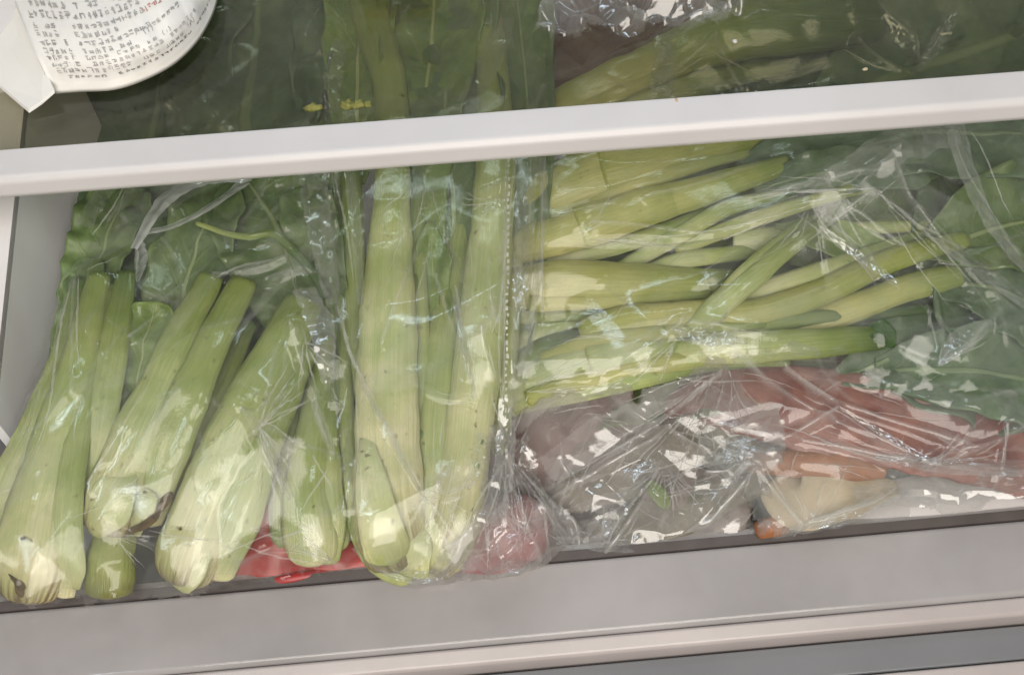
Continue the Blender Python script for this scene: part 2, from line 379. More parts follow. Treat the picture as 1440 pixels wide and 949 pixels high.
def prism_along(name, A, B, prof, out_dir, mat, parent, nseg=1, smooth=False, bev=0.0):
    """closed profile [(out, z)] swept from A to B"""
    rings = [[A.lerp(B, i/nseg)+out_dir*o+Vector((0, 0, z)) for o, z in prof] for i in range(nseg+1)]
    ob = loft(name, rings, mat, parent, smooth=smooth)
    if bev:
        bm_ = ob.modifiers.new('bevel', 'BEVEL'); bm_.width = bev; bm_.segments = 3; bm_.limit_method = 'ANGLE'; bm_.angle_limit = math.radians(25)
        bm_.harden_normals = False
    return ob

# ------------------------------------------------------------------ the setting: fridge liner
XL = W(104, 300, 0).x          # inner left wall of the drawer
XR = W(1560, 400, 0).x
def quad(name, pts, mat, parent=None, n=1):
    return mesh(name, pts, [(0, 1, 2, 3)], mat, parent, [(0, 0), (1, 0), (1, 1), (0, 1)], smooth=False)
def slab(name, lo, hi, mat, parent=None, bev=0.0):
    x0, y0, z0 = lo; x1, y1, z1 = hi
    V = [(x0, y0, z0), (x1, y0, z0), (x1, y1, z0), (x0, y1, z0), (x0, y0, z1), (x1, y0, z1), (x1, y1, z1), (x0, y1, z1)]
    F = [(3, 2, 1, 0), (4, 5, 6, 7), (0, 1, 5, 4), (1, 2, 6, 5), (2, 3, 7, 6), (3, 0, 4, 7)]
    o = mesh(name, V, F, mat, parent, smooth=False)
    if bev:
        m = o.modifiers.new('bevel', 'BEVEL'); m.width = bev; m.segments = 3
    return o
liner = bpy.data.objects.new('fridge_liner', None); COL.objects.link(liner); tag(liner, kind='structure')
slab('back_wall', (XL-0.12, 0.40, -0.12), (XR+0.12, 0.42, 0.62), M_LINER, liner)
slab('left_wall', (XL-0.14, 0.03, -0.12), (XL-0.12, 0.398, 0.62), M_LINER, liner)
slab('right_wall', (XR+0.12, 0.03, -0.12), (XR+0.14, 0.398, 0.62), M_LINER, liner)
slab('ceiling_panel', (XL-0.12, 0.06, 0.50), (XR+0.12, 0.398, 0.52), M_LINER, liner)

# drawer
drawer = thing('drawer', 'pale grey fridge drawer with glossy front edge holding the bagged greens', 'drawer', (0, 0.15, 0))
slab('drawer_floor', (XL-0.06, 0.004, -0.006), (XR, 0.39, 0.0), M_FLOOR, drawer)
A, B = W(0, 857, 0), W(1440, 727, 0); dirx = (B-A).normalized(); A = A-dirx*0.15; B = B+dirx*0.15
outd = Vector((dirx.y, -dirx.x, 0)).normalized()
gask = prism_along('gasket', A, B, [(-0.0030, -0.052), (0.0006, -0.052), (0.0006, -0.0002), (-0.0030, 0.0010)], outd, M_GASK, drawer)
prism_along('inner_lip', A, B, [(-0.0065, -0.052), (-0.0032, -0.052), (-0.0032, 0.0006), (-0.0065, -0.001)], outd, M_TRAY, drawer)
front = prism_along('front_panel', A, B, [(0.0008, -0.050), (0.0008, -0.0012), (0.0020, -0.0006), (0.0285, -0.0068), (0.0295, -0.0083), (0.0295, -0.05)], outd, M_BAND, drawer, bev=0.0010)
prism_along('front_step', A, B, [(0.0297, -0.050), (0.0297, -0.0095), (0.0306, -0.0088), (0.0355, -0.0108), (0.0363, -0.0120), (0.0363, -0.05)], outd, M_BAND2, drawer, bev=0.0007)
# left side wall with its pale rim, on the drawer's own plane
wa, wb = W(104, 300, 0), W(-30, 760, 0); wn = (wb-wa).cross(Vector((0, 0, 1))).normalized()
def WW(px, py):
    v = ray(px, py); return CAM+v*((wa-CAM).dot(wn)/v.dot(wn))
t0, t1 = WW(23, 262), WW(-2, 500)
dirw = (t1-t0)
ta, tb = t0-dirw*1.2, t1+dirw*0.35
dn = Vector((0, 0, -0.16))
mesh('side_wall', [ta, tb, tb+dn, ta+dn, ta+Vector((-.004, 0, 0)), tb+Vector((-.004, 0, 0)), tb+dn+Vector((-.004, 0, 0)), ta+dn+Vector((-.004, 0, 0))],
     [(0, 1, 2, 3), (7, 6, 5, 4), (0, 4, 5, 1), (3, 2, 6, 7), (1, 5, 6, 2), (0, 3, 7, 4)], M_LINER, drawer, smooth=False)
up = Vector((0, 0, 0.0006)); lf = Vector((-0.06, 0, 0.004)); th = Vector((0, 0, -0.004))
mesh('side_rim', [ta+up, tb+up, tb+up+lf, ta+up+lf, ta+up+th, tb+up+th, tb+up+lf+th, ta+up+lf+th],
     [(0, 1, 2, 3), (7, 6, 5, 4), (0, 4, 5, 1), (3, 2, 6, 7), (1, 5, 6, 2), (0, 3, 7, 4)], M_TRIM, drawer, smooth=False)

low = thing('lower_drawer', 'blue-grey top of the next drawer below the front edge', 'drawer', A.lerp(B, 0.5)+outd*0.06+Vector((0, 0, -0.06)))
prism_along('top_face', A, B, [(0.0375, -0.060), (0.0375, -0.0185), (0.0500, -0.0215), (0.0505, -0.060)], outd, M_BLUE, low, bev=0.0008)
prism_along('front_lip', A, B, [(0.0508, -0.060), (0.0508, -0.0200), (0.110, -0.0420), (0.110, -0.060)], outd, M_BAND2, low, bev=0.0012)

# glass shelf and its white trim
ZS = 0.180
A2, B2 = WZ(0, 212, ZS), WZ(1440, 101, ZS)
dx2 = (B2-A2).normalized(); od2 = Vector((dx2.y, -dx2.x, 0)).normalized(); A2 = A2-dx2*0.12; B2 = B2+dx2*0.12
shelf = thing('glass_shelf', 'clear glass fridge shelf with a white plastic front trim across the picture', 'shelf', A2.lerp(B2, 0.5))
prism_along('front_trim', A2, B2, [(0, -0.010), (0, 0.0), (0.0010, 0.0012), (0.0150, -0.0005), (0.0168, -0.0028), (0.0172, -0.0085), (0.0160, -0.0105)], od2, M_TRIM, shelf, nseg=4, bev=0.0012)
prism_along('glass_pane', A2, B2, [(-0.0006, -0.0050), (-0.0006, -0.0012), (-0.24, -0.0012), (-0.24, -0.0050)], od2, M_GLASS, shelf)

# ------------------------------------------------------------------ greens: left bag
CG = 'greens lying in the drawer'
def choy(name, label, pix, h, cat='bok choy', group=CG):
    return thing(name, label, cat, W(pix[0], pix[1], h/1000), group)

a = choy('bok_choy', 'thick pale bok choy with a brown root hole at the far left of the drawer', (45, 830), 0)
stalk('petiole', [(36, 846, 10, 80), (42, 800, 15, 104), (54, 720, 17, 98), (78, 630, 19, 80), (108, 520, 22, 56), (140, 385, 20, 32)], M_PET, a, 0.5, ribs=11, rib=0.02, cap0=0.18, cap1=0.08, seed=1, n=60)
stalk('petiole', [(82, 836, 8, 50), (90, 790, 16, 52), (94, 710, 21, 46), (106, 620, 22, 42), (124, 520, 22, 34), (150, 400, 18, 24)], M_PETG2, a, 0.45, ribs=9, rib=0.02, cap0=0.15, cap1=0.08, seed=19, n=54)
stalk('trimmed_sheath', [(100, 826, 12.5, 26), (104, 792, 18.5, 34), (102, 756, 19.5, 20)], M_PETC, a, 0.13, cap0=0.1, cap1=0.4, seed=202, n=18, lump=0.12)
stalk('petiole', [(0, 810, 4, 70), (14, 700, 6, 70), (58, 590, 10, 56), (92, 490, 12, 36), (112, 390, 12, 26)], M_PETG, a, 0.5, seed=2)
stalk('petiole', [(118, 700, 14, 22), (138, 620, 20, 46), (150, 540, 22, 48), (164, 460, 22, 40), (178, 382, 20, 29)], M_PETG, a, 0.35, groove=0.15, seed=3, cap1=0.04)
stalk('root_scar', [(12, 806, 20, 10), (22, 816, 21, 24), (34, 832, 18.5, 26), (42, 844, 15, 12)], M_ROOT, a, 0.4, cap0=0.5, cap1=0.5, lump=0.55, n=22, na=28)
leaf('leaf_blade', [(90, 570, 8, 30), (98, 490, 12, 50), (118, 410, 12, 56), (128, 360, 10, 46)], M_LEAF2, a, seed=4, tip=0.12)

c = choy('bok_choy', 'cream-based bok choy with two pale stems, second from the left', (150, 740), 0)
stalk('petiole', [(146, 748, 14, 72), (160, 695, 21, 82), (186, 620, 24, 70), (220, 545, 25, 58), (262, 455, 24, 48), (298, 388, 22, 37)], M_PET, c, 0.45, ribs=11, rib=0.02, cap0=0.1, cap1=0.05, seed=5, n=58)
stalk('trimmed_sheath', [(128, 744, 16.5, 36), (150, 712, 24.5, 70), (168, 680, 26.5, 54), (180, 655, 25.5, 24)], M_PETC, c, 0.13, cap0=0.06, cap1=0.3, seed=203, n=20, lump=0.14)
stalk('trimmed_sheath', [(182, 744, 16.5, 40), (196, 716, 22.5, 46), (212, 690, 23.5, 24)], M_PETC, c, 0.13, cap0=0.06, cap1=0.3, seed=204, n=20, lump=0.14)
stalk('petiole', [(198, 735, 12, 60), (222, 660, 20, 72), (260, 570, 26, 64), (300, 480, 26, 52), (344, 394, 24, 42)], M_PETG2, c, 0.5, groove=0.08, ribs=5, cap0=0.12, cap1=0.05, seed=6)
stalk('petiole', [(232, 690, 8, 30), (275, 610, 12, 34), (320, 520, 12, 32), (350, 450, 12, 26)], M_PETG, c, 0.5, seed=7)
stalk('root_scar', [(180, 748, 20, 8), (212, 732, 23, 22), (240, 692, 20, 14)], M_ROOT, c, 0.45, lump=0.35, cap0=0.5, cap1=0.5, n=18, na=14)

st = choy('root_stub', 'short olive root stub under the second bok choy from the left', (150, 838), 0, 'root')
stalk('stub', [(152, 841, 6, 64), (153, 815, 8, 74), (158, 780, 10, 68), (165, 735, 6, 56)], M_STUB, st, 0.7, cap0=0.22, cap1=0.2, seed=8, n=24, lump=0.08)

e = choy('bok_choy', 'thick smooth two-toned bok choy stem with a rounded end near the red bag', (262, 815), 0)
stalk('petiole', [(250, 822, 14, 80), (266, 772, 20, 94), (291, 705, 22, 90), (326, 625, 24, 88), (364, 545, 25, 80), (402, 475, 24, 68), (430, 420, 22, 58)], M_PET, e, 0.5, ribs=10, rib=0.022, cap0=0.3, cap1=0.08, seed=9, n=64)
stalk('trimmed_sheath', [(246, 824, 16.5, 50), (262, 790, 23.5, 70), (274, 752, 24.5, 44), (282, 726, 23.5, 20)], M_PETC, e, 0.13, cap0=0.12, cap1=0.4, seed=205, n=20, lump=0.1)
stalk('petiole', [(296, 812, 12, 56), (322, 745, 20, 76), (354, 655, 23, 68), (392, 565, 23, 56), (430, 485, 20, 42)], M_PETG2, e, 0.5, ribs=9, rib=0.02, cap0=0.3, seed=10)

f = choy('bok_choy', 'small bok choy heart between the thick stem and the tall bok choy', (438, 785), 0)
stalk('petiole', [(440, 795, 10, 60), (436, 750, 16, 78), (432, 690, 18, 66), (438, 620, 18, 50), (450, 540, 14, 36), (458, 470, 10, 30)], M_PETG2, f, 0.55, ribs=9, rib=0.02, cap0=0.3, seed=11)
stalk('petiole', [(456, 792, 8, 44), (462, 740, 15, 50), (460, 670, 17, 44), (458, 600, 16, 34), (464, 520, 12, 26)], M_PETG, f, 0.5, ribs=9, rib=0.02, cap0=0.3, seed=206)
stalk('petiole', [(400, 770, 6, 40), (400, 690, 10, 44), (415, 600, 12, 40), (432, 510, 10, 34), (446, 440, 8, 30)], M_PETD, f, 0.5, seed=12)
stalk('petiole', [(472, 775, 8, 34), (478, 690, 10, 38), (474, 600, 12, 32), (470, 500, 12, 26)], M_PETG, f, 0.5, seed=13)

g = choy('leaf_tuft', 'frilled pale green leaf tip standing between the left stems', (205, 560), 0, 'leaf')
leaf('leaf_blade', [(176, 640, 8, 30), (190, 560, 14, 56), (204, 490, 18, 66), (216, 424, 22, 62)], M_LEAF3, g, ruffle=0.09, waves=3, tip=0.06, basew=0.6, seed=14, ragged=0.1)

for k, (lab, pts, mt, sd) in enumerate([
    ('broad dark leaf behind the left bok choy stems, under the curled bag edge', [(270, 560, -8, 160), (300, 440, -6, 240), (320, 310, -2, 250), (330, 180, 0, 230)], M_LEAF, 21),
    ('dark leaf beside the grey left drawer wall', [(100, 560, -14, 90), (140, 430, -10, 150), (180, 300, -6, 180), (220, 150, -4, 220), (240, 0, 0, 240), (250, -80, 0, 200)], M_LEAF4, 22),
    ('dark leaf under the glass right of the white pouch', [(340, 280, 2, 140), (345, 160, 6, 220), (360, 40, 6, 230), (370, -80, 4, 200)], M_LEAF, 23),
    ('dark green leaf with a pale bent rib at the top of the left bag', [(440, 500, 4, 70), (420, 410, 8, 140), (390, 320, 10, 170), (340, 245, 6, 150)], M_LEAF2, 24),
    ('narrow dark leaf strip just left of the tall bok choy', [(484, 760, 2, 40), (486, 640, 4, 62), (484, 500, 8, 70), (478, 380, 12, 76), (470, 270, 12, 70), (462, 150, 10, 60)], M_LEAF2, 25),
    ('murky leaf under the glass beside the yellow crumbs', [(480, 260, 2, 70), (470, 150, 6, 110), (475, 40, 8, 120), (480, -80, 8, 110)], M_LEAF, 26),
    ('folded mid green leaf rising behind the second left bok choy', [(230, 560, 2, 60), (245, 470, 8, 90), (262, 390, 12, 110), (290, 310, 12, 110), (310, 250, 8, 90)], M_LEAF2, 28),
    ('mid green leaf behind the far left bok choy tops', [(110, 470, 4, 50), (125, 400, 8, 80), (150, 330, 8, 100), (180, 260, 4, 110)], M_LEAF2, 29),
    ('crumpled leaf beside the bent pale rib', [(470, 470, 8, 40), (455, 400, 14, 70), (440, 330, 16, 80), (430, 260, 12, 80)], M_LEAF2, 30),
    ('dark leaf in the gap between left stems and small bok choy', [(390, 740, -10, 60), (400, 620, -8, 100), (430, 500, -6, 120), (450, 380, -4, 110)], M_LEAF, 27)]):
    o = choy('green_leaf', lab, pts[0][:2], pts[0][2], 'leaf', 'dark leaves among the stems'); leaf('leaf_blade', pts, mt, o, seed=sd, tip=0.2, basew=0.7)
    if sd == 24:
        stalk('leaf_rib', [(276, 314, 22, 7), (325, 330, 24, 9), (352, 333, 25, 11), (384, 329, 25, 12), (412, 352, 24, 14), (442, 386, 22, 15), (460, 420, 18, 15)], M_PETD, o, 0.6, seed=15, na=12)

# ------------------------------------------------------------------ tall bok choy, centre
h = choy('bok_choy', 'tall bok choy standing in the middle of the drawer, two long pale stems', (565, 800), 0)
stalk('base', [(582, 810, 8, 110), (586, 770, 16, 150), (594, 715, 18, 140), (600, 660, 14, 100), (604, 610, 8, 60)], M_PETC, h, 0.35, ribs=12, rib=0.02, cap0=0.3, cap1=0.4, seed=48, n=36, na=40)
stalk('petiole', [(568, 802, 14, 92), (554, 750, 22, 108), (546, 680, 26, 100), (544, 600, 28, 92), (545, 500, 28, 86), (547, 400, 28, 72), (550, 300, 26, 56), (553, 215, 24, 48), (548, 120, 20, 48), (528, 40, 16, 56), (512, -40, 12, 66)], M_PET, h, 0.45, ribs=11, rib=0.018, cap0=0.26, seed=31, n=84)
stalk('petiole', [(596, 800, 12, 70), (630, 745, 20, 84), (652, 650, 23, 72), (664, 560, 24, 68), (678, 450, 26, 68), (690, 330, 26, 62), (697, 215, 24, 56), (694, 120, 20, 46), (686, 30, 16, 42), (680, -60, 12, 40)], M_PET, h, 0.45, ribs=11, rib=0.018, cap0=0.2, seed=32, n=84)
stalk('petiole', [(588, 802, 14, 80), (598, 745, 20, 84), (606, 670, 20, 70), (612, 590, 21, 62), (620, 500, 20, 56), (634, 410, 17, 44), (648, 320, 14, 34), (655, 220, 12, 30)], M_PETG2, h, 0.45, ribs=10, rib=0.02, cap0=0.3, seed=44, n=60)
stalk('petiole', [(575, 720, 16, 22), (584, 640, 20, 26), (590, 540, 22, 28), (588, 430, 22, 28), (585, 320, 20, 26), (586, 220, 18, 24)], M_PETG, h, 0.5, ribs=7, cap0=0.3, seed=45, n=50)
stalk('petiole', [(700, 640, 8, 26), (708, 540, 14, 32), (716, 430, 16, 34), (722, 320, 18, 34), (724, 215, 16, 34), (722, 100, 12, 34), (715, -40, 8, 34)], M_PETG, h, 0.5, ribs=7, seed=46, n=56)
stalk('petiole', [(498, 560, 10, 24), (500, 460, 14, 30), (498, 360, 16, 32), (494, 250, 14, 30), (490, 130, 4, 30), (484, 0, 0, 30)], M_PETD, h, 0.5, ribs=7, seed=47, n=50)
stalk('trimmed_sheath', [(566, 806, 16.5, 60), (572, 776, 24.5, 74), (580, 748, 25.5, 50), (586, 728, 24.5, 22)], M_PETC, h, 0.13, cap0=0.1, cap1=0.4, seed=207, n=20, lump=0.12)
stalk('petiole', [(585, 802, 10, 120), (602, 750, 14, 112), (610, 680, 14, 90), (610, 600, 14, 66), (610, 520, 12, 56), (606, 440, 8, 40), (600, 360, 6, 34)], M_PETG, h, 0.5, cap0=0.4, seed=33, n=50)
stalk('petiole', [(585, 806, 6, 50), (530, 788, 10, 34), (502, 735, 12, 28), (491, 650, 14, 24), (487, 560, 14, 20), (484, 440, 12, 16), (478, 320, 10, 14)], M_PETG, h, 0.9, cap0=0.5, seed=34, n=56)
stalk('sheath', [(552, 792, 24, 70), (536, 745, 33, 62), (524, 690, 35, 50), (518, 640, 34, 30), (514, 605, 30, 16)], M_PETC, h, 0.22, cap0=0.4, cap1=0.5, seed=35, n=30)
leaf('leaf_blade', [(630, 700, 18, 70), (628, 650, 22, 96), (628, 600, 22, 100), (630, 545, 18, 80)], M_LEAF3, h, seed=36, tip=0.1, basew=0.7)
leaf('leaf_blade', [(598, 600, 14, 24), (604, 490, 18, 44), (608, 400, 22, 52), (604, 312, 24, 46)], M_LEAF3, h, ruffle=0.16, waves=4, seed=37, ragged=0.16)
leaf('leaf_blade', [(576, 620, 12, 40), (580, 480, 16, 70), (584, 340, 20, 84), (590, 230, 20, 90), (600, 120, 16, 120), (610, 20, 14, 150), (612, -80, 12, 150)], M_LEAF3, h, seed=38, tip=0.1)
leaf('leaf_blade', [(640, 560, 10, 50), (640, 430, 14, 96), (638, 300, 18, 110), (630, 210, 18, 110), (625, 110, 14, 140), (622, 0, 14, 150), (620, -80, 12, 140)], M_LEAF2, h, seed=39, tip=0.1)
leaf('leaf_blade', [(724, 560, 6, 30), (736, 430, 14, 44), (744, 320, 20, 54), (746, 220, 22, 60), (738, 100, 16, 80), (725, -20, 12, 100), (720, -80, 12, 90)], M_LEAF2, h, seed=40, tip=0.1, cup=0.25)
leaf('leaf_blade', [(508, 260, 8, 40), (502, 150, 14, 76), (505, 40, 16, 100), (520, -60, 14, 110)], M_LEAF3, h, seed=41, tip=0.1)
leaf('leaf_blade', [(712, 260, 8, 50), (716, 150, 12, 90), (722, 40, 12, 110), (725, -60, 10, 100)], M_LEAF2, h, seed=43, tip=0.1)

# ------------------------------------------------------------------ greens lying on their side, right
RG = 'stems lying sideways in the right bag'
def side(label, pts, mat, seed, thick=0.62, extra=None, **kw):
    o = choy('leafy_stem', label, pts[0][:2], pts[0][2], 'stem', RG)
    kw.setdefault('cap0', 0.12); kw.setdefault('cap1', 0.1); kw.setdefault('n', 54)
    stalk('stem', pts, mat, o, thick, seed=seed, **kw)
    for ex in extra or []: stalk('side_shoot', ex, mat, o, thick, seed=seed+50, cap0=0.05, cap1=0.3)
    return o
side('thick yellow-green stem lying just under the white shelf trim', [(738, 290, 12, 74), (780, 268, 16, 84), (850, 240, 20, 84), (930, 216, 20, 70), (1020, 195, 18, 56), (1120, 170, 12, 44)], M_PETY, 51,
     extra=[[(842, 240, 21, 86), (890, 228, 22, 80), (960, 208, 20, 62), (1040, 188, 18, 44)]])
side('pale ringed stem, second below the white trim, ending at a brown tear', [(700, 352, 14, 54), (760, 338, 20, 58), (812, 322, 24, 62), (880, 300, 25, 60), (960, 276, 24, 50), (1040, 252, 22, 40), (1112, 228, 20, 26)], M_PETY, 52,
     extra=[[(812, 322, 24.5, 67), (850, 310, 25.5, 65), (910, 291, 25, 57), (980, 270, 23, 44)], [(815, 290, 18, 20), (870, 272, 22, 34), (930, 246, 22, 32), (990, 228, 20, 24), (1060, 212, 16, 18)]])
side('broad yellow-green stem lying level in the middle of the right bag', [(690, 412, 12, 56), (750, 402, 20, 66), (810, 396, 23, 66), (880, 396, 23, 60), (960, 398, 20, 48), (1040, 396, 18, 36)], M_PETY, 53,
     extra=[[(745, 425, 22, 30), (820, 424, 24, 26), (920, 416, 22, 26), (1000, 410, 20, 18)]])
side('stem with a cut end curving up to the right across the dark leaves', [(818, 476, 20, 62), (880, 456, 24, 58), (960, 446, 26, 50), (1060, 440, 26, 44), (1150, 412, 26, 40), (1240, 370, 27, 36), (1300, 350, 27, 32), (1360, 336, 24, 26)], M_PETY, 54, cap0=0.06)
side('forked thin stem crossing diagonally over the others', [(970, 468, 28, 30), (1000, 440, 30, 36), (1055, 392, 33, 36), (1105, 350, 33, 30), (1170, 306, 28, 20)], M_PETG, 55, extra=[[(1005, 424, 30, 16), (1050, 378, 34, 20), (1100, 335, 32, 16), (1140, 305, 28, 10)]])
side('leafy green stem at the bottom left of the right bag', [(690, 572, 8, 50), (760, 538, 14, 66), (830, 515, 20, 70), (900, 500, 22, 62), (980, 490, 20, 50), (1060, 484, 18, 40)], M_PETG, 56, extra=[[(828, 512, 22, 60), (880, 498, 24, 58), (940, 486, 24, 44), (1000, 480, 22, 30)]])
side('pale bluish stem with a cut end at the lower edge of the greens', [(930, 500, 22, 34), (1000, 490, 28, 46), (1090, 486, 29, 46), (1170, 480, 28, 42), (1240, 474, 26, 36)], M_PETG, 57, cap1=0.05)
side('olive stem under the curving stem, ending in brown shade', [(1060, 490, 18, 40), (1160, 448, 22, 42), (1240, 418, 25, 40), (1300, 398, 25, 40), (1350, 386, 23, 36)], M_PETY, 58)
side('thin dark stem below the pale ringed stem', [(860, 385, 14, 20), (900, 362, 18, 24), (960, 328, 22, 26), (1025, 292, 24, 24), (1120, 272, 22, 18)], M_PETG, 60)
side('slim stem lying just above the level stem', [(905, 380, 14, 18), (960, 366, 20, 26), (1035, 356, 20, 24), (1110, 345, 16, 20)], M_PETG, 68)
side('short pale stub seen behind the forked stem', [(1031, 338, 18, 40), (1075, 338, 20, 40), (1130, 330, 16, 34)], M_PETC2, 61, cap0=0.05)
side('thin stem squeezed under the level stem', [(810, 448, 8, 24), (880, 432, 14, 30), (950, 420, 16, 28), (1010, 412, 16, 20)], M_PETG, 62)
side('green stem rising at the lower left behind the cut stem', [(700, 510, 4, 40), (760, 470, 10, 46), (820, 440, 12, 40), (880, 415, 8, 30)], M_PETG, 63)
side('darker green stem at the left edge of the right bag', [(700, 545, 6, 40), (750, 505, 12, 44), (800, 482, 14, 40), (850, 465, 10, 30)], M_PETD, 69)
side('thin shoot along the bottom of the right bag', [(720, 570, 12, 26), (800, 552, 20, 34), (890, 532, 24, 34), (980, 512, 22, 28), (1070, 505, 20, 22)], M_PETG, 64)
side('yellow-green stem under the glass just above the white trim', [(740, 185, 6, 50), (810, 142, 10, 64), (890, 105, 12, 66), (980, 60, 10, 60), (1080, 10, 8, 50)], M_PETY, 65)
side('olive stem under the glass beside the blue sheen', [(770, 200, 2, 40), (850, 165, 8, 50), (940, 128, 8, 50), (1040, 100, 6, 44), (1120, 85, 4, 36)], M_PETG, 66)
side('rounded dark green stem at the top under the glass', [(920, 85, 10, 60), (1000, 55, 18, 84), (1100, 38, 20, 92), (1180, 30, 18, 90), (1240, 24, 10, 70)], M_PETD, 67, cap1=0.5)

for k, (lab, pts, mt_) in enumerate([
    ('slender stem tucked between the trim-side stem and the ringed stem', [(720, 318, 12, 26), (800, 292, 18, 30), (880, 262, 20, 28), (960, 232, 20, 24), (1060, 205, 16, 20), (1160, 190, 10, 18)], M_PETG),
    ('slender olive stem under the ringed stem, near the left', [(720, 372, 12, 26), (800, 360, 16, 28), (880, 342, 20, 26), (950, 318, 20, 22), (1040, 280, 18, 18)], M_PETG),
    ('flat green stem crossing above the short pale stub', [(950, 352, 18, 20), (1040, 316, 26, 24), (1120, 290, 27, 22), (1220, 262, 24, 18), (1320, 245, 18, 14)], M_PETG),
    ('long thin stem parallel to and above the curving stem', [(980, 432, 18, 20), (1080, 404, 24, 26), (1180, 372, 25, 26), (1270, 340, 22, 22), (1360, 312, 16, 18)], M_PETG),
    ('thin green stem between the curving stem and the bluish stem', [(960, 476, 20, 18), (1060, 462, 25, 22), (1150, 446, 25, 22), (1240, 440, 22, 18), (1330, 430, 16, 14)], M_PETD),
    ('thin dark stem low beside the level stem', [(730, 446, 12, 22), (800, 440, 18, 26), (880, 440, 18, 22), (960, 430, 18, 18)], M_PETD),
    ('thin yellow stem over the cut stem end', [(760, 505, 16, 20), (830, 480, 25, 24), (910, 470, 29, 22), (1000, 462, 29, 18), (1080, 456, 26, 14)], M_PETY),
    ('flattened stem along the lower edge, left of the bluish stem', [(740, 560, 18, 24), (830, 532, 24, 32), (920, 512, 26, 28), (1010, 506, 26, 22), (1110, 508, 22, 16)], M_PETY),
    ('thin stem fanning toward the far right leaves', [(1100, 330, 18, 18), (1190, 322, 22, 20), (1290, 318, 20, 18), (1400, 320, 14, 14)], M_PETG),
    ('slim stem under the glass between the two olive stems', [(770, 178, 10, 24), (850, 140, 15, 28), (930, 105, 15, 26), (1020, 78, 12, 22)], M_PETY),
    ('slim pale stem under the glass near the crumpled film', [(800, 135, 12, 22), (870, 98, 15, 26), (950, 60, 15, 24), (1040, 10, 12, 22)], M_PETG)]):
    side(lab, pts, mt_, 220+k, 0.6, cap1=0.3, ribs=8, rib=0.025)
for lab, pts, mt, sd in [
    ('leaf blade spreading from the tip of the curving stem', [(1290, 358, 24, 26), (1340, 340, 25, 90), (1400, 320, 22, 150), (1490, 300, 16, 170)], M_LEAF2, 85),
    ('leaf blade spreading from the tip of the olive stem', [(1290, 404, 22, 24), (1345, 396, 22, 80), (1410, 410, 20, 140), (1500, 440, 14, 170)], M_LEAF4, 86),
    ('folded grey-green leaf above the forked stem', [(1060, 262, 20, 30), (1130, 248, 25, 60), (1220, 238, 26, 76), (1310, 246, 22, 60)], M_LEAF4, 87),
    ('small mid green leaf left of the forked stem tip', [(1090, 320, 22, 20), (1150, 330, 24, 50), (1210, 350, 24, 60), (1270, 376, 20, 40)], M_LEAF3, 88),
    ('large dark leaf hanging at the right edge below the white trim', [(1320, 230, 14, 140), (1390, 320, 16, 250), (1440, 420, 14, 280), (1480, 540, 8, 240)], M_LEAF, 71),
    ('broad grey-green leaf just below the white trim at right', [(1040, 240, 16, 60), (1150, 215, 20, 120), (1270, 190, 22, 150), (1420, 190, 20, 150), (1500, 190, 16, 120)], M_LEAF4, 72),
    ('dark leaf beneath the two curving stem ends', [(1150, 420, 4, 140), (1260, 450, 6, 220), (1350, 490, 6, 230), (1480, 540, 2, 200)], M_LEAF, 73),
    ('mid green leaf between diagonal stem and right leaves', [(1100, 350, 8, 110), (1200, 320, 10, 180), (1300, 300, 10, 200), (1440, 280, 4, 180)], M_LEAF2, 74),
    ('smooth greyish leaf by the notch at the stem end', [(1180, 530, 12, 50), (1260, 500, 15, 100), (1320, 460, 13, 120), (1380, 410, 10, 120)], M_LEAF4, 75),
    ('leaf tip at the lower right corner of the greens', [(1230, 520, 14, 70), (1340, 520, 20, 120), (1430, 530, 18, 150), (1530, 560, 12, 150)], M_LEAF4, 76),
    ('dark leaf filling the shade between the right stems', [(720, 480, -4, 200), (880, 390, 2, 340), (1050, 330, 3, 380), (1220, 290, -4, 330), (1400, 240, -6, 300)], M_LEAF2, 77),
    ('dark leaf low under the bottom stems', [(700, 560, -10, 120), (880, 530, -4, 150), (1060, 505, 0, 160), (1260, 510, 0, 140)], M_LEAF2, 78),
    ('dark leaf under the glass at the top right corner', [(1160, 150, 4, 140), (1280, 100, 10, 230), (1400, 60, 12, 250), (1520, 20, 8, 240)], M_LEAF4, 79),
    ('dark leaf under the glass behind the blue sheen', [(860, 170, -4, 120), (1000, 120, 0, 190), (1140, 90, 4, 210), (1300, 60, 4, 200)], M_LEAF, 80),
    ('leaf just behind the white trim at far right', [(1250, 180, 2, 120), (1340, 140, 6, 160), (1450, 120, 6, 170), (1540, 110, 4, 150)], M_LEAF, 83),
    ('dark leaf at the top edge above the rounded stem', [(1000, -20, -4, 120), (1150, -40, 0, 200), (1320, -30, 2, 220), (1500, -60, 2, 200)], M_LEAF, 84)]:
    o = choy('green_leaf', lab, pts[0][:2], pts[0][2], 'leaf', 'leaves in the right bag'); leaf('leaf_blade', pts, mt, o, seed=sd, tip=0.2, basew=0.5, crump=0.35, ragged=0.02, ruffle=0.03)
nt_ = choy('torn_leaf', 'small dark green torn leaf tip at the cut stem end', (1240, 475), 24, 'leaf')
leaf('leaf_blade', [(1222, 460, 27, 20), (1238, 466, 29, 34), (1250, 474, 28, 30), (1258, 488, 25, 14)], leaf_mat('leaf_bright', (0.035, 0.09, 0.02), (0.07, 0.15, 0.035), (0.08, 0.16, 0.04)), nt_, seed=82, n=14, m=8)

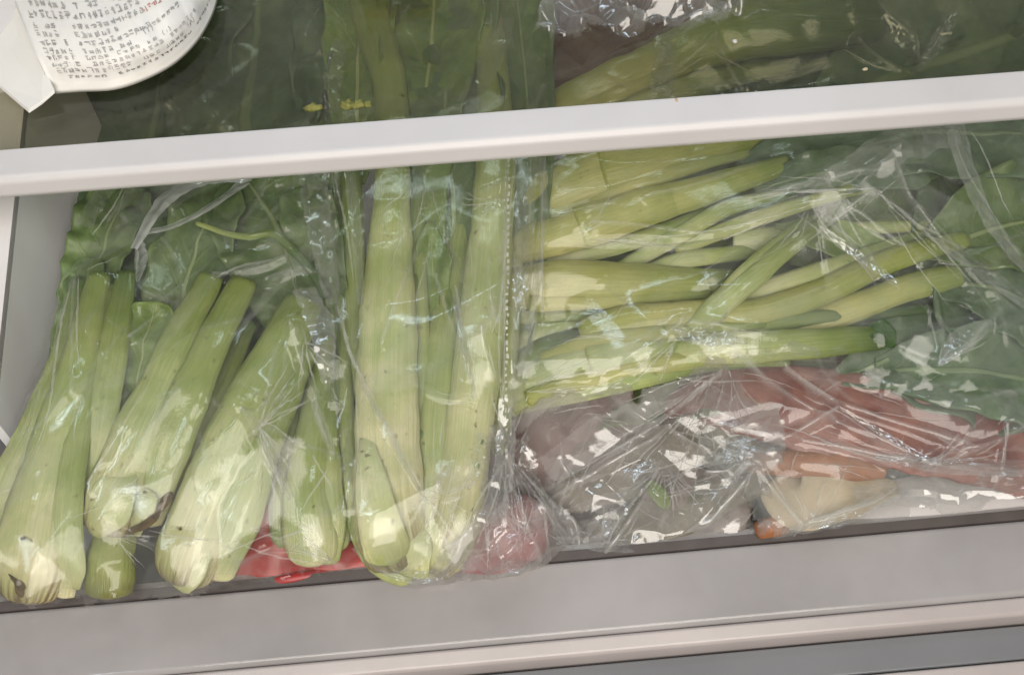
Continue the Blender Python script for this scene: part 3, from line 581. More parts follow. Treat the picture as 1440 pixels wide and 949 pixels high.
# ------------------------------------------------------------------ things low at the front
mt = choy('meat_piece', 'brownish red slab of meat in clear film at lower right', (1100, 600), 0, 'meat')
stalk('meat_slab', [(935, 590, -2, 50), (1030, 562, 5, 100), (1170, 582, 9, 130), (1320, 612, 9, 124), (1500, 650, 6, 120)], M_MEAT, mt, 0.16, ribs=2, rib=0.015, lump=0.05, seed=91, n=70, na=48, cap0=0.5)
stalk('fat_edge', [(1010, 530, 4, 18), (1130, 528, 9, 30), (1290, 556, 10, 34), (1480, 600, 6, 40)], M_MEAT, mt, 0.35, ribs=2, rib=0.02, lump=0.08, seed=93, n=54, na=30)
ct = choy('carrot', 'orange carrot piece below the red meat', (1190, 655), 0, 'carrot')
stalk('root', [(1040, 648, 0, 34), (1130, 652, 6, 42), (1200, 657, 6, 40), (1245, 660, 4, 26)], M_CARROT, ct, 0.8, seed=94, lump=0.06)
ct = choy('carrot', 'small orange carrot end by the drawer edge', (1085, 740), 0, 'carrot')
stalk('root', [(1064, 746, 0, 24), (1086, 740, 3, 28), (1112, 734, 0, 24)], M_CARROT, ct, 0.7, seed=95, n=16, cap1=0.1, cap0=0.1)
cp = choy('cream_root', 'cream-coloured root piece between the carrot pieces', (1160, 720), 0, 'root')
stalk('root', [(1085, 676, 0, 50), (1120, 702, 6, 84), (1180, 696, 6, 70), (1262, 684, 0, 20)], M_CREAMP, cp, 0.25, seed=96, lump=0.05, cap0=0.2)
ty = choy('foam_tray', 'whitish tray under the red meat at the right edge', (1340, 690), -10, 'tray')
stalk('tray_wall', [(1180, 722, -6, 60), (1300, 702, -4, 70), (1420, 685, -4, 70), (1560, 665, -4, 70)], M_TRAY, ty, 0.3, ribs=0, lump=0.03, seed=97)
gb = choy('grey_greens', 'limp grey-green stems inside the crumpled grey bag', (900, 740), 0, 'stem')
for k, pts in enumerate([[(740, 590, -10, 80), (840, 620, -4, 90), (950, 680, 0, 80), (1050, 740, -4, 60)], [(780, 700, -8, 60), (880, 665, 0, 70), (960, 620, 2, 70), (1060, 600, 0, 60)], [(820, 770, -8, 60), (920, 735, -2, 70), (1020, 690, 2, 60), (1090, 660, 0, 50)]]):
    stalk('stem', pts, plain('grey_green_%d' % k, [(0.19, 0.155, 0.135), (0.19, 0.17, 0.13), (0.16, 0.15, 0.115)][k], 0.5, 0.4, 0.4, 90, 0.3, 200), gb, 0.2, seed=98+k, lump=0.10)
leaf('leaf_blade', [(908, 678, 10, 8), (922, 692, 12, 22), (940, 716, 10, 16)], M_LEAF3, gb, seed=99, n=12, m=8)
pk = choy('pink_radish', 'round pink radish in crinkled film at the drawer edge', (700, 790), 0, 'radish')
stalk('root', [(618, 780, 2, 50), (660, 768, 8, 78), (705, 752, 12, 104), (745, 738, 8, 90), (772, 730, 4, 50)], M_PINK, pk, 0.7, cap0=0.5, cap1=0.6, seed=101, ribs=3, n=30)
dk = choy('dark_lump', 'dark brown lump in the gap beside the tall bok choy', (740, 620), -10, 'vegetable')
stalk('body', [(715, 700, -12, 100), (745, 630, -8, 120), (810, 590, -8, 110), (900, 570, -10, 90)], plain('brown_purple', (0.17, 0.10, 0.085), 0.45, 0.4, 0.3, 70), dk, 0.5, seed=102, lump=0.1)
rb = choy('red_bag', 'crumpled red bag between the thick stem and the tall bok choy', (390, 800), 0, 'bag')
stalk('bag_body', [(330, 830, -8, 80), (372, 770, -6, 120), (400, 700, -8, 120), (405, 620, -12, 80)], M_RED, rb, 0.35, seed=103, lump=0.14, ribs=9, rib=0.03)
stalk('bag_body', [(290, 822, -8, 40), (380, 804, -4, 56), (480, 785, -4, 60), (580, 790, -8, 50)], M_RED, rb, 0.35, seed=104, lump=0.14)
stalk('bag_tag', [(350, 821, -2, 8), (405, 813, 0, 11), (472, 801, -2, 8)], M_REDB, rb, 0.3, seed=105, na=12, n=20, lump=0.2)
bb = choy('brown_slab', 'dark brown slab under the glass beside the grey crumpled film', (800, 110), -10, 'food')
stalk('body', [(730, 170, -6, 120), (775, 90, -2, 170), (850, 30, -2, 170), (980, -20, -4, 150)], M_BROWN, bb, 0.3, seed=106, lump=0.08)

# ------------------------------------------------------------------ height field of the heap, and films draped over it
GS = 0.0010
U0, U1, V0, V1 = -0.31, 0.31, -0.035, 0.31
nu, nv = int((U1-U0)/GS)+1, int((V1-V0)/GS)+1
def build_field():
    allV = []; allF = []; off = 0
    for V, F in SOLIDS:
        allV.extend(map(tuple, V)); allF.extend([tuple(i+off for i in f) for f in F]); off += len(V)
    bvh = BVHTree.FromPolygons(allV, allF)
    H = np.full((nv, nu), -0.03); dirn = -NA
    for j in range(nv):
        for i in range(nu):
            o = R0+UA*(U0+i*GS)+VA*(V0+j*GS)+NA*0.08
            hit = bvh.ray_cast(o, dirn, 0.11)
            if hit[3] is not None: H[j, i] = 0.08-hit[3]
    return H
HF = build_field()

def hash2(i, j, seed):
    n = (i.astype(np.int64)*374761393+j.astype(np.int64)*668265263+seed*1442695041) & 0x7fffffff
    n = ((n ^ (n >> 13))*1274126177) & 0x7fffffff
    n = (n ^ (n >> 16)) & 0xffff
    return n/32767.5-1
def facet(u, v, scale, ang=0.0, aspect=1.0, seed=0):
    """low-poly noise: random heights on a warped triangle grid, flat facets and sharp creases"""
    ca, sa = math.cos(ang), math.sin(ang)
    x = (u*ca+v*sa)/(scale*aspect); y = (-u*sa+v*ca)/scale
    x2 = x+0.35*vnoise(x*0.9, y*0.9, seed+5); y2 = y+0.35*vnoise(x*0.9+7, y*0.9+3, seed+6)
    s = (x2+y2)*0.36602540378; xs, ys = x2+s, y2+s
    i, j = np.floor(xs), np.floor(ys); fx, fy = xs-i, ys-j
    up = fx+fy > 1
    h00 = hash2(i, j, seed); h10 = hash2(i+1, j, seed); h01 = hash2(i, j+1, seed); h11 = hash2(i+1, j+1, seed)
    lo = h00+(h10-h00)*fx+(h01-h00)*fy
    hi = h11+(h01-h11)*(1-fx)+(h10-h11)*(1-fy)
    return np.where(up, hi, lo)
def cells(u, v, scale, ang, aspect, seed):
    """one random value for each facet of the same triangle grid"""
    ca, sa = math.cos(ang), math.sin(ang)
    x = (u*ca+v*sa)/(scale*aspect); y = (-u*sa+v*ca)/scale
    x2 = x+0.35*vnoise(x*0.9, y*0.9, seed+5); y2 = y+0.35*vnoise(x*0.9+7, y*0.9+3, seed+6)
    s = (x2+y2)*0.36602540378; xs, ys = x2+s, y2+s; i, j = np.floor(xs), np.floor(ys)
    return 0.5+0.5*hash2(i*2+(xs-i+ys-j > 1), j*3+1, seed+77)
def vnoise(x, y, seed):
    i, j = np.floor(x), np.floor(y); fx, fy = x-i, y-j; fx = fx*fx*(3-2*fx); fy = fy*fy*(3-2*fy)
    return (hash2(i, j, seed)*(1-fx)+hash2(i+1, j, seed)*fx)*(1-fy)+(hash2(i, j+1, seed)*(1-fx)+hash2(i+1, j+1, seed)*fx)*fy
def inside(poly, X, Y):
    c = np.zeros(X.shape, bool); n = len(poly)
    for k in range(n):
        x1, y1 = poly[k]; x2, y2 = poly[(k+1) % n]
        cond = ((y1 > Y) != (y2 > Y)) & (X < (x2-x1)*(Y-y1)/(y2-y1+1e-12)+x1)
        c ^= cond
    return c
def blur(A, n):
    for _ in range(n):
        A = (A+np.roll(A, 1, 0)+np.roll(A, -1, 0)+np.roll(A, 1, 1)+np.roll(A, -1, 1))/5
    return A
def bag(name, label, outline, mat, layers, ridges=(), slack=0.10, lift=0.0012, iters=500, base_haze=0.03, gap_haze=2.5, res=0.0010, seed=0, edge_noise=0.004, parent=None, hp=0.02, cat='plastic bag', edge_drop=0.0, keep=True, contact=True, panes=None, spread=0):
    global HF
    poly = []
    for px, py in outline:
        uu, vv, _ = uvw(W(px, py, hp)); poly.append((uu, vv))
    P = np.array(poly); u_lo, v_lo = P.min(0)-0.003; u_hi, v_hi = P.max(0)+0.003
    gu = np.arange(u_lo, u_hi, res); gv = np.arange(v_lo, v_hi, res); UU, VV = np.meshgrid(gu, gv)
    en = edge_noise
    m = inside(poly, UU+en*vnoise(UU*90, VV*90, seed)+en*0.5*vnoise(UU*300, VV*300, seed+1), VV+en*vnoise(UU*90, VV*90, seed+2)+en*0.5*vnoise(UU*300, VV*300, seed+3))
    fi = np.clip((UU-U0)/GS, 0, nu-1.001); fj = np.clip((VV-V0)/GS, 0, nv-1.001); i0 = fi.astype(int); j0 = fj.astype(int); a = fi-i0; b_ = fj-j0
    Hs = HF
    O = (Hs[j0, i0]*(1-a)+Hs[j0, i0+1]*a)*(1-b_)+(Hs[j0+1, i0]*(1-a)+Hs[j0+1, i0+1]*a)*b_
    O = np.maximum(O, -0.012)
    for _ in range(spread):
        O = np.maximum.reduce([O, np.roll(O, 1, 0)-0.0002, np.roll(O, -1, 0)-0.0002, np.roll(O, 1, 1)-0.0002, np.roll(O, -1, 1)-0.0002])
    h = blur(O, 6); h = np.maximum(h, O)
    for _ in range(iters):
        avg = (np.roll(h, 1, 0)+np.roll(h, -1, 0)+np.roll(h, 1, 1)+np.roll(h, -1, 1))*0.25
        h = np.where(m, np.maximum(O, h+1.0*(avg-h)), O)
    loose = np.maximum(O, blur(O, 25))
    h = h*(1-slack)+loose*slack

    hw = h.copy(); cmask = np.zeros_like(hw)
    for (sc_, amp, ang, asp, sd, kind) in layers:
        fct = facet(UU, VV, sc_, math.radians(ang), asp, seed*13+sd)
        if kind == 'f': hw += amp*fct
        elif kind == 'r':
            kk = np.maximum(0, 1-np.abs(fct)/0.10)*np.clip(0.15+1.2*vnoise(UU*45, VV*45, seed+sd), 0, 1)
            hw += amp*kk; cmask = np.maximum(cmask, np.maximum(0, 1-np.abs(fct)/0.05)*np.clip(0.1+1.3*vnoise(UU*45, VV*45, seed+sd), 0, 1))
        elif kind == 's': hw += amp*vnoise((UU*math.cos(math.radians(ang))+VV*math.sin(math.radians(ang)))/(sc_*asp), (-UU*math.sin(math.radians(ang))+VV*math.cos(math.radians(ang)))/sc_, seed+sd)
    hw = blur(hw, 2); rmask = np.zeros_like(hw)
    for (x1, y1, x2, y2, wmm, hmm) in ridges:
        a1 = uvw(W(x1, y1, hp)); b1 = uvw(W(x2, y2, hp)); dx, dy = b1[0]-a1[0], b1[1]-a1[1]; LL = dx*dx+dy*dy
        t = ((UU-a1[0])*dx+(VV-a1[1])*dy)/LL; tc_ = np.clip(t, 0, 1)
        bend = 0.0015*np.sin(tc_*math.pi)*((int(x1*7+y1) % 3)-1)
        ds = np.hypot(UU-a1[0]-tc_*dx-bend*dy/math.sqrt(LL), VV-a1[1]-tc_*dy+bend*dx/math.sqrt(LL))
        k = np.maximum(0, 1-ds/(wmm/1000))*(0.25+0.75*(1-tc_))
        hw += hmm/1000*k; rmask = np.maximum(rmask, np.maximum(0, 1-ds/0.0012)*(1-0.5*tc_))
    ed = blur(m.astype(float), 8)
    hw = hw*1.0 - edge_drop*(1-np.clip(ed*1.6-0.6, 0, 1))
    hw = np.maximum(hw+lift, O+0.0005)
    gap = np.clip(hw-O, 0, 0.02)
    fog = 0.5+0.5*vnoise(UU*70, VV*70, seed+9); fog = np.clip(fog, 0, 1)
    off = np.clip((gap-0.0012)/0.0009, 0, 1) if contact else np.ones_like(gap); off = off*off*(3-2*off)
    haze = base_haze*(0.40+0.65*off*(0.35+0.75*fog))+gap_haze*gap*(0.5+fog)+0.28*rmask+0.20*cmask
    if panes is not None:
        ps, pa, pasp, pamp = panes
        haze = haze+pamp*cells(UU, VV, ps, math.radians(pa), pasp, seed+31)**2.2+0.6*pamp*cells(UU, VV, ps*0.55, math.radians(pa+35), pasp, seed+32)**4
    haze = np.clip(haze+0.05*np.clip(1-ed*1.2, 0, 1), 0, 0.5)
    idx = -np.ones(m.shape, int); idx[m] = np.arange(m.sum())
    V = (np.array(R0)[None]+UU[m][:, None]*np.array(UA)+VV[m][:, None]*np.array(VA)+hw[m][:, None]*np.array(NA))
    q = m[:-1, :-1] & m[1:, :-1] & m[:-1, 1:] & m[1:, 1:]
    jj, ii = np.nonzero(q)
    F = np.stack([idx[jj, ii], idx[jj, ii+1], idx[jj+1, ii+1], idx[jj+1, ii]], 1).tolist()
    if parent is None:
        k = len(V)//2; parent = thing(name, label, cat, Vector(V[k]), 'clear plastic bags')
    o = mesh('film', V, F, mat, parent, attrs={'haze': haze[m]})
    if keep:       # later films lie over this one
        fu = ((np.arange(nu)*GS+U0)-gu[0])/res; fv = ((np.arange(nv)*GS+V0)-gv[0])/res
        iu = np.round(fu).astype(int); iv = np.round(fv).astype(int)
        ok = ((iv >= 0) & (iv < m.shape[0]))[:, None] & ((iu >= 0) & (iu < m.shape[1]))[None]
        S = np.where(m, hw, -1.0)[np.clip(iv, 0, m.shape[0]-1)[:, None], np.clip(iu, 0, m.shape[1]-1)[None]]
        HF = np.where(ok, np.maximum(HF, S+0.0004), HF)
    return parent, o

lay_r = lambda k: [(0.060*k, 0.0055, 20, 1.7, 1, 'f'), (0.028*k, 0.0030, 28, 4.0, 2, 'f'), (0.040*k, 0.0014, 24, 3.2, 4, 'r'), (0.030, 0.0012, -50, 2.5, 5, 'r'), (0.015, 0.0007, 10, 3.0, 6, 'r')]
gbag0, _ = bag('plastic_bag', 'crumpled grey-looking clear bag at the front between radish and carrots',
    [(725, 575), (800, 555), (900, 550), (1000, 515), (1100, 550), (1110, 640), (1085, 756), (980, 772), (860, 780), (800, 782), (745, 700)], M_FILM_C,
    [(0.030, 0.007, 20, 1.6, 1, 'f'), (0.014, 0.0042, -30, 2.4, 2, 'f'), (0.007, 0.0018, 35, 2.2, 3, 'f'), (0.02, 0.0022, 40, 2.8, 4, 'r'), (0.012, 0.0018, -20, 2.8, 5, 'r'), (0.008, 0.0014, 60, 3.0, 6, 'r')],
    ridges=[(940, 600, 770, 690, 4, 6), (940, 600, 860, 560, 3, 5), (940, 600, 1060, 640, 3, 5), (850, 775, 930, 650, 3, 5), (1000, 655, 1060, 640, 3, 6), (1010, 530, 800, 670, 2.5, 5), (1070, 650, 980, 760, 3, 5)], iters=300, base_haze=0.15, gap_haze=6, res=0.0007, seed=3, edge_drop=0.004, contact=False, panes=(0.016, 30, 2.2, 0.25))
mbag0, _ = bag('plastic_bag', 'clear bag stretched over the red meat and carrots at lower right',
    [(1010, 500), (1120, 505), (1250, 515), (1480, 570), (1520, 690), (1330, 708), (1200, 738), (1090, 756), (1060, 700), (990, 620)], M_FILM,
    [(0.05, 0.004, -15, 2.4, 1, 'f'), (0.022, 0.0024, -18, 4.5, 2, 'f'), (0.022, 0.0014, -15, 3.5, 3, 'r'), (0.014, 0.0010, -22, 3.5, 4, 'r'), (0.02, 0.0010, 40, 2.5, 5, 'r')],
    ridges=[(1310, 650, 1040, 588, 2.5, 4), (1310, 650, 1175, 570, 2.5, 4), (1310, 655, 1460, 662, 2.5, 4), (1180, 570, 1090, 620, 4, 5), (1300, 655, 1440, 600, 3, 4), (1300, 650, 1410, 620, 2, 3), (1030, 515, 1300, 650, 3, 4), (1100, 525, 1420, 640, 3, 4), (1280, 690, 1110, 745, 4, 5), (1140, 745, 1075, 655, 3, 5), (1140, 745, 1265, 680, 3, 4), (1410, 600, 1412, 680, 2, 3)], iters=300, base_haze=0.10, gap_haze=3.0, res=0.0008, seed=5, edge_drop=0.003, contact=False, panes=(0.03, -18, 2.6, 0.16))
rbg, _ = bag('plastic_bag', 'large clear bag over the sideways stems and dark leaves at right',
    [(718, 580), (715, 450), (725, 300), (738, 150), (760, 40), (830, 0), (950, -40), (1100, -80), (1540, -80), (1540, 590), (1380, 578), (1250, 552), (1100, 528), (950, 538), (820, 568)], M_FILM, lay_r(1.0),
    ridges=[(1225, 265, 1000, 300, 4, 7), (1225, 265, 1420, 440, 5, 8), (1225, 265, 1110, 350, 4, 6), (1225, 262, 1370, 420, 3, 6), (1140, 288, 1235, 408, 3, 7), (1140, 288, 985, 330, 3, 5), (1140, 288, 1290, 380, 3, 5), (1140, 290, 1160, 400, 3, 4),
            (1340, 180, 1180, 240, 5, 5), (1325, 515, 1400, 440, 3, 6), (1325, 515, 1310, 430, 3, 6), (1325, 515, 1250, 480, 3, 4), (950, 470, 1080, 490, 4, 5), (740, 550, 930, 530, 3, 4), (950, 480, 840, 545, 3, 5), (950, 470, 900, 520, 3, 4), (740, 550, 760, 500, 3, 4),
            (820, 325, 870, 300, 4, 4), (830, 340, 1010, 345, 3, 5), (1010, 345, 1120, 300, 3, 4), (905, 300, 1060, 240, 3, 4),
            (1000, 75, 1060, 130, 4, 6), (1200, 70, 1290, 105, 4, 6), (1000, 72, 920, 115, 4, 5)], iters=600, base_haze=0.03, gap_haze=1.2, res=0.0009, seed=7, edge_drop=0.004)
lb, _ = bag('plastic_bag', 'clear bag over the pale bok choy stems at left',
    [(-40, 700), (40, 570), (78, 440), (110, 330), (160, 200), (260, 20), (330, -80), (450, -80), (470, 200), (480, 400), (492, 560), (490, 770), (440, 806), (300, 830), (200, 845), (90, 850), (-60, 860), (-80, 780)], M_FILM,
    [(0.060, 0.005, 60, 1.8, 1, 'f'), (0.026, 0.0030, 62, 4.5, 2, 'f'), (0.03, 0.0014, 65, 3.2, 4, 'r'), (0.022, 0.0012, -30, 2.2, 5, 'r'), (0.014, 0.0008, 80, 3.0, 6, 'r')],
    ridges=[(365, 600, 430, 545, 3, 6), (365, 600, 420, 720, 3, 6), (365, 600, 480, 640, 3, 5), (425, 480, 470, 500, 4, 6), (425, 480, 450, 560, 4, 6), (305, 390, 405, 360, 4, 7), (380, 400, 440, 380, 4, 6), (360, 745, 470, 790, 3, 5), (110, 380, 115, 560, 4, 5), (160, 750, 230, 770, 3, 5), (100, 400, 40, 660, 4, 5), (145, 690, 225, 560, 3, 4), (190, 480, 250, 420, 3, 4), (330, 790, 440, 740, 3, 4), (385, 600, 400, 500, 3, 5)], iters=600, base_haze=0.03, gap_haze=1.2, res=0.0009, seed=9, edge_drop=0.003)
cb, _ = bag('plastic_bag', 'long clear bag with a seam round the tall bok choy in the middle',
    [(470, 560), (462, 400), (455, 220), (470, 80), (490, -80), (720, -80), (745, 60), (770, 160), (772, 240), (760, 420), (738, 560), (718, 640), (705, 720), (665, 795), (600, 816), (540, 810), (498, 775), (483, 680)], M_FILM,
    [(0.060, 0.004, 85, 2.2, 1, 'f'), (0.024, 0.0030, 88, 5.0, 2, 'f'), (0.03, 0.0015, 80, 3.5, 4, 'r'), (0.026, 0.0012, 45, 2.2, 5, 'r'), (0.014, 0.0008, 100, 3.0, 6, 'r')],
    ridges=[(480, 440, 520, 560, 3, 5), (495, 500, 640, 760, 2.5, 5), (615, 400, 660, 540, 2.5, 6), (700, 470, 690, 380, 5, 6), (680, 480, 700, 540, 4, 6), (715, 220, 712, 640, 2, 4), (620, 690, 590, 740, 4, 5), (630, 700, 680, 680, 3, 5), (620, 700, 640, 660, 3, 4), (690, 285, 720, 275, 4, 5), (545, 500, 600, 330, 3, 3), (600, 230, 540, 330, 3, 3), (680, 700, 640, 790, 3, 5)], iters=600, base_haze=0.03, gap_haze=1.4, res=0.0009, seed=12, edge_drop=0.006)
pbg, _ = bag('plastic_bag', 'crinkled clear bag tail over the pink radish at the drawer edge',
    [(690, 600), (725, 590), (765, 660), (800, 700), (845, 775), (770, 798), (690, 815), (605, 822), (630, 770), (670, 720)], M_FILM_C,
    [(0.020, 0.004, 50, 1.8, 1, 'f'), (0.010, 0.0026, -60, 2.8, 2, 'f'), (0.005, 0.0010, 35, 2.2, 3, 'f'), (0.013, 0.0018, 110, 3.2, 4, 'r'), (0.010, 0.0014, 60, 2.8, 5, 'r'), (0.007, 0.0010, 120, 3.0, 6, 'r')],
    ridges=[(715, 640, 760, 780, 3, 5), (715, 640, 640, 790, 3, 5), (715, 640, 830, 770, 3, 6), (735, 650, 800, 700, 3, 5), (720, 630, 700, 720, 2, 4), (800, 700, 820, 770, 3, 5)], iters=250, base_haze=0.19, gap_haze=7, res=0.0006, seed=15, edge_drop=0.003, contact=False, panes=(0.012, 60, 2.0, 0.2))
# the loose outer side of each bag, standing off in broad flat planes
bag('plastic_bag', '', [(-20, 690), (45, 560), (82, 430), (112, 330), (190, 235), (300, 160), (440, 150), (478, 300), (486, 470), (494, 620), (486, 770), (430, 800), (300, 822), (200, 838), (90, 838), (-30, 850)], M_FILM,
    [(0.05, 0.0045, 58, 1.9, 1, 'f'), (0.03, 0.0018, -35, 2.2, 2, 'f')], iters=900, slack=0.0, lift=0.0030, base_haze=0.008, gap_haze=0.3, res=0.0010, seed=61, parent=lb, panes=(0.034, 58, 2.1, 0.10), spread=5, contact=False)
bag('plastic_bag', '', [(474, 560), (466, 400), (460, 230), (500, 150), (700, 140), (762, 160), (766, 240), (755, 420), (735, 560), (716, 640), (700, 720), (660, 788), (600, 808), (540, 800), (502, 765), (488, 680)], M_FILM,
    [(0.05, 0.004, 84, 2.2, 1, 'f'), (0.03, 0.0016, 40, 2.0, 2, 'f')], iters=900, slack=0.0, lift=0.0030, base_haze=0.008, gap_haze=0.3, res=0.0010, seed=64, parent=cb, panes=(0.030, 84, 2.4, 0.10), spread=5, contact=False)
bag('plastic_bag', '', [(735, 550), (740, 420), (760, 250), (900, 160), (1150, 130), (1500, 110), (1510, 575), (1380, 566), (1250, 540), (1100, 520), (950, 528), (830, 555)], M_FILM,
    [(0.06, 0.005, 22, 2.0, 1, 'f'), (0.034, 0.002, -40, 2.2, 2, 'f')], iters=900, slack=0.0, lift=0.0030, base_haze=0.008, gap_haze=0.3, res=0.0010, seed=67, parent=rbg, panes=(0.040, 22, 2.1, 0.10), spread=5, contact=False)
def film_h(px, py):
    u, v, _ = uvw(W(px, py, 0.024)); i = int(min(max((u-U0)/GS, 1), nu-2)); j = int(min(max((v-V0)/GS, 1), nv-2))
    return float(HF[j-1:j+2, i-1:i+2].max())
# doubled film where the bags fold over; strips without a tilt are added glints
def fold(parent, pts, tilt=0.5, haze=0.12, lift=1.0, curl=0.3, seed=0, mat=None, n=60, m=10):
    Q = []
    for px, py, w in pts:
        p = W(px, py, film_h(px, py)+lift/1000); Q.append((p.x, p.y, p.z, w*scale_at(p)))
    S = spline(Q, n); P = [Vector(s_[:3]) for s_ in S]; Fm = frames(P); V = []; hz = []
    if tilt is None:       # added strip, tilted and sloped to throw a lamp's glint at the camera
        q = P[n//2]; T, B, N = Fm[n//2]; best = None
        for k in range(-4, 5):
            for lp in (Vector((0.04+0.045*k, 0.23, 0.485)), Vector((-0.55, -0.35, 1.25))+Vector((0.06*k, 0.02*k, 0.01*k))):
                hv = ((lp-q).normalized()+(CAM-q).normalized()).normalized()
                if best is None or abs(hv.dot(T)) < best[0]: best = (abs(hv.dot(T)), -hv.dot(B)/max(0.2, hv.dot(N)), -hv.dot(T)/max(0.2, hv.dot(N)))
        tilt = max(-1.2, min(1.2, best[1])); curl = 0.12; sl = max(-0.5, min(0.5, best[2])); A_, B_ = P[0].copy(), P[-1].copy(); L_ = (B_-A_).length
        P = [A_.lerp(B_, i/(n-1)).lerp(P[i], 0.25)+Fm[i][2]*(sl*(i/(n-1)-0.5)*L_+abs(sl)*0.35*L_) for i in range(n)]; Fm = frames(P)
    for i in range(n):
        T, B, N = Fm[i]; w = max(S[i, 3], 0.0004)*(1+0.25*noise.noise(Vector((i*0.17, seed, 0))))
        for j in range(m+1):
            x = j/m-0.5
            z = tilt*(x+0.5)*w+curl*w*(0.25-x*x)+0.10*w*noise.noise(Vector((i*0.22, x*3, seed)))+0.06*w*abs(noise.noise(Vector((i*0.5, x*7, seed+4))))
            V.append(P[i]+B*(x*w*math.cos(tilt*0.5))+N*(z+0.0003)); hz.append(haze*(0.6+0.8*abs(x)*2*0.5+0.4*noise.noise(Vector((i*0.1, x*2, seed+9)))))
    F = [(i*(m+1)+j, i*(m+1)+j+1, (i+1)*(m+1)+j+1, (i+1)*(m+1)+j) for i in range(n-1) for j in range(m)]
    return mesh('fold', V, F, mat or M_FOLD, parent, attrs={'haze': np.clip(hz, 0, 0.6)})
